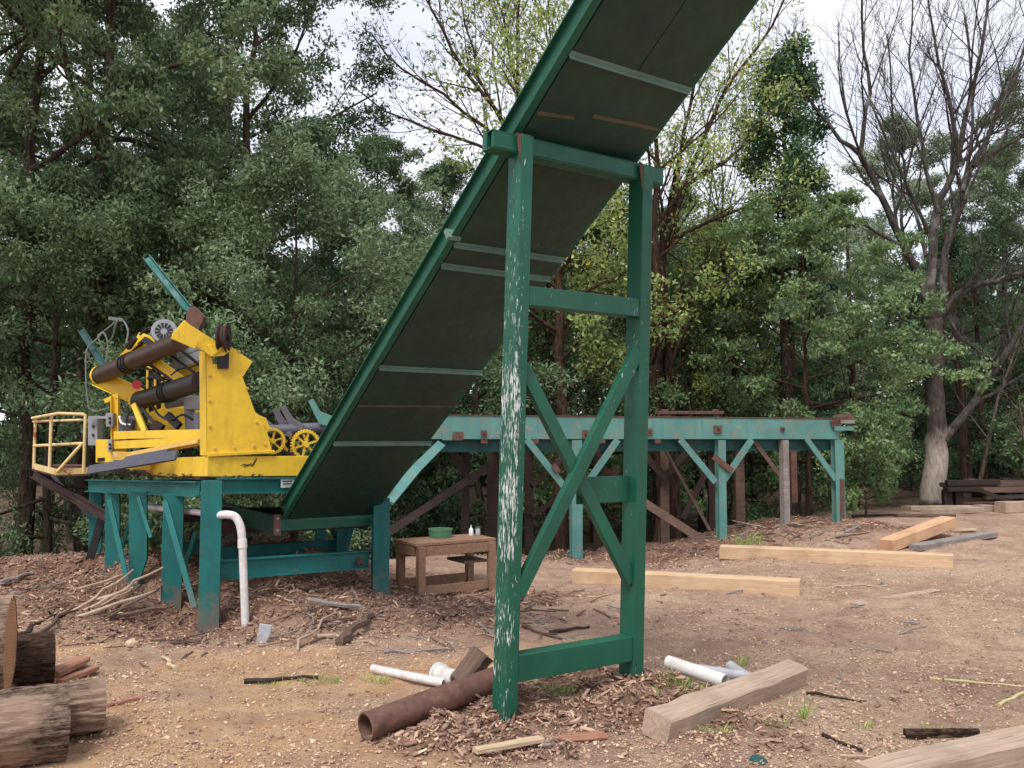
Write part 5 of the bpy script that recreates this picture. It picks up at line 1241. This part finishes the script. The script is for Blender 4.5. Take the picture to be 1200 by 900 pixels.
# ------------------------------------------------------------------ litter on the ground
def visible_xy(rng, n, d0, d1, power=1.6):
    """points on the yard in a wedge in front of the camera, thinning with distance"""
    u = rng.uniform(0, 1, n); e = 2 - power; d = (d0 ** e + u * (d1 ** e - d0 ** e)) ** (1 / e)
    x = rng.uniform(-.78, .80, n) * d; return x, d
def chip_mesh(name, rng, x, y, ln, wd, tint, tilt=.25, lift=.004):
    n = len(x); z = ground_z(x, y) + lift + rng.uniform(0, .006, n)
    a = rng.uniform(0, 6.283, n); t = np.stack([np.cos(a), np.sin(a), rng.normal(0, tilt, n)], 1); t /= np.linalg.norm(t, axis=1, keepdims=True)
    nr = np.stack([rng.normal(0, tilt, n), rng.normal(0, tilt, n), np.ones(n)], 1); nr -= t * (nr * t).sum(1, keepdims=True); nr /= np.linalg.norm(nr, axis=1, keepdims=True)
    b = np.cross(nr, t); p = np.stack([x, y, z], 1); L_ = ln[:, None] / 2; W_ = wd[:, None] / 2
    j = lambda: rng.uniform(.55, 1.2, (n, 1))
    top = [p - t * L_ * j() - b * W_ * j(), p + t * L_ * j() - b * W_ * j(), p + t * L_ * j() + b * W_ * j(), p - t * L_ * j() + b * W_ * j()]
    th = nr * (wd[:, None] * .3 + .001)
    v = np.stack([q + th for q in top] + [q - th * .6 for q in top], 1).reshape(-1, 3)
    o = np.arange(n)[:, None] * 8
    f = np.stack([o + np.array(k) for k in ((0, 1, 2, 3), (0, 4, 5, 1), (1, 5, 6, 2), (2, 6, 7, 3), (3, 7, 4, 0))], 1).reshape(-1, 4)
    me = bpy.data.meshes.new(name); np_mesh(me, v, f, 4); fattr(me, 'tint', np.repeat(tint, 8)); me.materials.append(M['chips'])
    ob = bpy.data.objects.new(name, me); COL.objects.link(ob); return ob
rng = np.random.default_rng(77)
x, y = visible_xy(rng, 90000, 3.2, 15, 1.75)
pm = vnoise(x * 1.4, y * 1.4, 61) * .6 + vnoise(x * 4.2, y * 4.2, 62) * .4; keep = pm + rng.normal(0, .12, len(x)) > .56; x, y = x[keep], y[keep]
n = len(x); ln = rng.gamma(1.6, .005, n) + .004; ln = np.minimum(ln, .04)
tag(chip_mesh('wood_chips', rng, x, y, ln, ln * rng.uniform(.25, .7, n), np.clip(rng.beta(4, 3, n) + .06, 0, 1)), 'pale sawdust and wood chips strewn over the dirt yard', 'wood chips', kind='stuff')
xs, ys = [], []
x, y = visible_xy(rng, 120000, 4.2, 16, 1.2); m = mulch_mask(x, y); k = rng.uniform(0, 1, len(x)) < m * .95; x, y = x[k][:34000], y[k][:34000]
n = len(x); ln = rng.gamma(1.8, .018, n) + .015; ln = np.minimum(ln, .18)
def flake_mesh(name, rng, x, y, ln, tint):
    n = len(x); p = np.stack([x, y, ground_z(x, y) + .004], 1); a = rng.uniform(0, 6.283, n); L_ = ln[:, None] / 2
    t = np.stack([np.cos(a), np.sin(a), rng.normal(0, .3, n)], 1) * L_; b = np.stack([-np.sin(a), np.cos(a), rng.normal(0, .3, n)], 1) * L_ * rng.uniform(.25, .7, (n, 1)); up = np.array([0, 0, 1]) * L_ * .3
    v = np.stack([p - t + up, p - b, p + t + up, p + b], 1).reshape(-1, 3); me = bpy.data.meshes.new(name); np_mesh(me, v, np.arange(4 * n).reshape(n, 4), 4)
    fattr(me, 'tint', np.repeat(tint, 4)); me.materials.append(M['chips']); ob = bpy.data.objects.new(name, me); COL.objects.link(ob); return ob
xf, yf = visible_xy(rng, 150000, 3.2, 12, 1.85); kf = (vnoise(xf * 2.2, yf * 2.2, 81) * .6 + vnoise(xf * 7, yf * 7, 82) * .4 + rng.normal(0, .10, len(xf))) > .44; xf, yf = xf[kf], yf[kf]
tag(flake_mesh('sawdust_flakes', rng, xf, yf, np.minimum(rng.gamma(2.0, .0035, len(xf)) + .005, .03), np.clip(rng.beta(2.6, 2.2, len(xf)), 0, 1)), 'fine sawdust flakes covering the trodden dirt of the yard', 'sawdust', kind='stuff')
tag(chip_mesh('bark_mulch', rng, x, y, ln, np.minimum(ln * rng.uniform(.08, .28, n), .02), np.clip(rng.beta(1.7, 3.6, n), 0, 1), .38, .008), 'heaped shredded brown bark mulch around the mill and the frame foot', 'mulch', kind='stuff')
x, y = visible_xy(rng, 5000, 3.4, 16, 1.5); k = vnoise(x * 1.1, y * 1.1, 71) > .5; x, y = x[k], y[k]; n = len(x); ln = rng.gamma(1.6, .012, n) + .008
tag(chip_mesh('bark_flakes', rng, x, y, np.minimum(ln, .14), np.minimum(ln * .3, .02), np.clip(rng.beta(2, 3.2, n), 0, 1), .2), 'dark bark flakes scattered across the yard', 'bark flakes', kind='stuff')

def stick_obj(a, b, r, mat, seed, bend=.06, name='stick', n=6):
    rg = random.Random(seed); a, b = Vector(a), Vector(b); ln = (b - a).length; pts = []
    for i in range(n + 1):
        t = i / n; p = a.lerp(b, t) + Vector((rg.uniform(-1, 1), rg.uniform(-1, 1), rg.uniform(-.3, .6))) * ln * bend * (1 if 0 < i < n else .3); pts.append(p)
    rad = [r * (1.0 - .45 * i / n) * rg.uniform(.8, 1.2) for i in range(n + 1)]
    return obj(name, MB().tube(pts, rad, 6), M[mat], loc=a, smooth=True)
STK = [((285, 804), (372, 799), .02, 'wood_dark', 'dark bent stick lying on the clay left of the white pipe'),
 ((362, 712), (428, 722), .035, 'wood_grey', 'thick grey branch on the mulch under the platform'),
 ((346, 768), (392, 716), .014, 'wood_tan', 'thin pale stick slanting over the mulch under the platform'),
 ((398, 762), (436, 732), .05, 'wood_old', 'dark split bark slab on the mulch left of the table'),
 ((368, 745), (440, 762), .02, 'wood_tan', 'pale bent root at the lower edge of the mulch'),
 ((945, 812), (1016, 820), .012, 'wood_dark', 'thin dark stick right of the weathered timber'),
 ((1060, 866), (1145, 860), .03, 'log_bark_dark', 'dark barky branch above the corner beam'),
 ((964, 862), (1010, 884), .014, 'wood_dark', 'dark twig at the bottom right'),
 ((985, 890), (1035, 893), .012, 'wood_tan', 'thin tan twig at the bottom right edge'),
 ((1090, 795), (1215, 808), .011, 'leaf_stem', 'long green yellow stick at the right edge, the upper one'),
 ((1170, 826), (1215, 806), .013, 'leaf_stem', 'short green yellow stick at the right edge, the lower one'),
 ((0, 684), (38, 672), .03, 'wood_grey', 'pale grey slat at the far left on the mound'),
 ((8, 703), (42, 684), .014, 'wood_tan', 'thin pale stick at the far left on the mound'),
 ((18, 747), (85, 712), .028, 'wood_dark', 'dark long branch behind the left logs, upper one'),
 ((30, 752), (92, 716), .024, 'wood_old', 'dark long branch behind the left logs, lower one'),
 ((505, 738), (575, 715), .03, 'wood_old', 'dark root at the front of the table'),
 ((515, 730), (550, 722), .02, 'wood_dark', 'short dark root at the front of the table'),
 ((450, 770), (530, 762), .016, 'wood_grey', 'grey stick below the mulch heap in the middle'),
 ((645, 742), (690, 735), .02, 'wood_dark', 'dark curved bark piece between the frame posts'),
 ((612, 735), (660, 748), .016, 'wood_old', 'brown stick between the frame posts'),
 ((635, 876), (662, 884), .012, 'wood_grey', 'grey splinter beside the thin slat at the bottom'),
 ((690, 702), (735, 706), .012, 'wood_pale', 'pale splinter before the fresh timber'),
 ((950, 690), (1040, 690), .012, 'wood_tan', 'thin brown strip right of the near fresh timber'),
 ((640, 880), (700, 858), .014, 'wood_old', 'brown splinter crossing the reddish slab'),
 ((205, 790), (190, 772), .02, 'wood_pale', 'pale splinter on the clay before the front leg'),
 ((125, 832), (165, 824), .014, 'wood_red', 'reddish splinter right of the logs'),
]
t = NT('green_stick'); M['leaf_stem'] = t.fin(C(190, 178, 128), .7)
for k, (p0, p1, r, mt, lb) in enumerate(STK):
    tag(stick_obj(on_g(*p0, r * .7), on_g(*p1, r * .7), r, mt, k, .012 if mt == 'leaf_stem' else .04), lb, 'stick')
# brush piles: grey sticks by the left legs, roots by the deck post
rg = random.Random(9)
def pile(n, cx, cy, sx, sy, lmin, lmax, lab, grp, mats, updir=None, rmax=.02, k0=0):
    for k in range(n):
        px, py = cx + rg.gauss(0, sx), cy + rg.gauss(0, sy); a = G(px, py); ang = rg.uniform(0, 6.28); ln = rg.uniform(lmin, lmax)
        dv = Vector((math.cos(ang), math.sin(ang), rg.uniform(0, .35))) if updir is None else Vector((updir[0] + rg.uniform(-.35, .35), updir[1] + rg.uniform(-.5, .5), updir[2] + rg.uniform(-.2, .2)))
        b = a + dv.normalized() * ln; b.z = max(b.z, gz(b.x, b.y) + .01)
        tag(stick_obj(a + ZUP * .01, b, rg.uniform(.008, rmax), rg.choice(mats), k0 + k, .07), lab, 'stick', grp)
ORD = 'first second third fourth fifth sixth seventh eighth ninth tenth eleventh twelfth'.split()
def heap(n, cx, cy, sx, sy, lmin, lmax, lab, grp, mats, updir, rmax, k0):
    spots = sorted((cx + sx * (2 * (k + .5) / n - 1) * 1.6 + rg.uniform(-2, 2), cy + rg.gauss(0, sy)) for k in range(n))
    for k, (px, py) in enumerate(spots):
        a = G(px, py); ln = rg.uniform(lmin, lmax); ang = rg.uniform(-.6, .9)
        dv = Vector((updir[0] + rg.uniform(-.35, .35), updir[1] + rg.uniform(-.5, .5), updir[2] + rg.uniform(-.15, .15))) if updir else Vector((math.cos(ang) * rg.choice((1, 1, -1)), math.sin(ang), rg.uniform(0, .3)))
        b = a + dv.normalized() * ln; b.z = max(b.z, gz(b.x, b.y) + .01)
        tag(stick_obj(a + ZUP * .01, b, rg.uniform(.010, rmax), rg.choice(mats), k0 + k, .035), lab % ORD[k], 'stick', grp)
heap(11, 108, 722, 16, 11, .35, .85, '%s stick from the left in the brush heap by the teal legs', 'brush heap by the left legs', ('wood_tan', 'wood_old', 'wood_old', 'wood_grey'), (.5, .4, .28), .03, 100)
heap(9, 828, 618, 12, 9, .4, .9, '%s root from the left in the tangle at the deck post', 'root tangle by the deck post', ('wood_grey', 'wood_old', 'wood_tan'), None, .03, 200)
heap(12, 925, 622, 45, 6, .3, .7, '%s broken stick from the left below the right end of the deck', 'debris below the deck', ('wood_grey', 'wood_old', 'wood_tan', 'wood_dark'), None, .024, 300)
# fine twigs that nobody could count
def twigs(name, lab, spots, lmin, lmax, r0, r1, mat):
    m = MB()
    for n, cx, cy, sx, sy in spots:
        for k in range(n):
            a = G(cx + rg.gauss(0, sx), cy + rg.gauss(0, sy)); ang = rg.uniform(0, 6.28); ln = rg.uniform(lmin, lmax); b = a + Vector((math.cos(ang), math.sin(ang), 0)) * ln; b.z = gz(b.x, b.y) + rg.uniform(.005, .05)
            c = a.lerp(b, .5) + Vector((rg.uniform(-1, 1), rg.uniform(-1, 1), rg.uniform(0, .6))) * ln * .08; r = rg.uniform(r0, r1); m.tube([a + ZUP * .006, c, b], [r, r * .9, r * .6], 5)
    o = obj(name, m, M[mat], smooth=True); tag(o, lab, 'twigs', kind='stuff')
twigs('brown_twigs', 'brown broken twigs and bark strips littering the mulch', ((50, 370, 712, 55, 20), (30, 620, 722, 50, 14), (30, 60, 690, 45, 14), (30, 920, 625, 60, 8), (24, 200, 745, 50, 18), (16, 760, 655, 60, 8)), .10, .42, .004, .014, 'wood_old')
twigs('grey_twigs', 'pale grey broken twigs littering the mulch', ((26, 370, 712, 55, 20), (16, 620, 725, 50, 14), (14, 60, 690, 45, 14), (26, 920, 622, 60, 8), (14, 1000, 740, 110, 40), (10, 500, 735, 40, 14)), .08, .34, .004, .012, 'wood_grey')

# weeds
def tuft(px, py, h, n, spread, lab, seed, stem=False):
    p = G(px, py); r_ = np.random.default_rng(seed); vs, fs = [], []; tint = []
    for k in range(n):
        a = r_.uniform(0, 6.28); o = np.array([math.cos(a), math.sin(a), 0]) * r_.uniform(0, spread); q = np.array(p) + o; q[2] = gz(q[0], q[1]) - .005
        d = np.array([math.cos(a) * .5 + r_.normal(0, .3), math.sin(a) * .5 + r_.normal(0, .3), 1.0]); d /= np.linalg.norm(d); hh = h * r_.uniform(.45, 1.1); w = .0035 + .02 * h * (.5 if stem else .35)
        s_ = np.cross(d, [math.sin(a), math.cos(a), .2]); s_ /= np.linalg.norm(s_); m1 = q + d * hh * .55; m2 = q + d * hh + np.array([d[0], d[1], -.25]) * hh * .4
        o_ = len(vs); vs += [q - s_ * w * .6, q + s_ * w * .6, m1 + s_ * w * .5, m1 - s_ * w * .5, m2]; fs += [(o_, o_ + 1, o_ + 2, o_ + 3), (o_ + 3, o_ + 2, o_ + 4)]; tint += [r_.uniform(0, 1)] * 5
    me = bpy.data.meshes.new('grass_tuft'); me.from_pydata([tuple(v - np.array(p)) for v in vs], [], fs); fattr(me, 'tint', np.array(tint)); me.materials.append(M['blade'])
    o = bpy.data.objects.new('grass_tuft', me); COL.objects.link(o); o.location = p; tag(o, lab, 'grass', 'grass tufts in the yard')
for k, a in enumerate(((866, 778, .14, 26, .05, 'small upright green tuft above the weathered timber'), (800, 818, .08, 110, .17, 'low wide grass patch left of the weathered timber'), (942, 842, .20, 14, .02, 'tall thin weed right of the weathered timber'), (376, 802, .09, 60, .14, 'sparse grass tuft on the clay left of the thin white pipe'), (320, 804, .07, 40, .12, 'faint grass tuft by the dark bent stick'), (442, 800, .08, 50, .10, 'short grass by the left end of the thin white pipe'), (840, 860, .07, 50, .09, 'grass tuft against the front of the weathered timber'), (912, 855, .06, 30, .08, 'tiny green tuft right of the near timber'), (876, 640, .30, 70, .25, 'taller grass clump at the foot of the teal deck post'), (930, 646, .16, 50, .22, 'grass behind the long fresh timber'), (655, 815, .08, 110, .16, 'short grass under the bottom crossbar of the frame'), (1012, 852, .06, 24, .06, 'tiny tuft at the lower right'), (1100, 852, .06, 26, .08, 'tiny tuft above the dark barky branch'))):
    tuft(a[0], a[1], a[2], a[3], a[4], a[5], 900 + k, k == 2)
# crumpled litter and the green lid
def lump(px, py, r, mat, name, lab, cat, sq=.6, seed=0):
    p = G(px, py); r_ = np.random.default_rng(seed); b = bmesh.new(); bmesh.ops.create_icosphere(b, subdivisions=2, radius=r)
    for v in b.verts: v.co = v.co * r_.uniform(.6, 1.25); v.co.z = v.co.z * sq
    me = bpy.data.meshes.new(name); b.to_mesh(me); b.free(); me.materials.append(M[mat]); o = bpy.data.objects.new(name, me); COL.objects.link(o); o.location = p + ZUP * r * .35; tag(o, lab, cat)
lump(154, 758, .055, 'wood_pale', 'paper_litter', 'crumpled whitish paper on the slope before the left legs', 'litter', .9, 1)
lump(141, 726, .03, 'wood_pale', 'paper_litter', 'small white scrap above the crumpled paper on the slope', 'litter', .8, 2)
lump(597, 648, .06, 'end_grain', 'wood_chunk', 'wood chunk lying under the deck behind the table', 'wood chunk', .8, 3)
p = G(889, 892); lid = thing('plastic_lid', 'dark green round plastic lid on the ground at the bottom edge', 'dish', p)
obj('disc', MB().lathe([(0, .02), (.03, .018), (.04, .012), (.042, 0)], p, (.15, -.35, 1), 24), M['teal_dark'], lid, smooth=True); obj('rim', MB().lathe([(.040, .0), (.046, .0), (.046, .008), (.040, .008)], p, (.15, -.35, 1), 24), M['teal_dark'], lid, smooth=True)
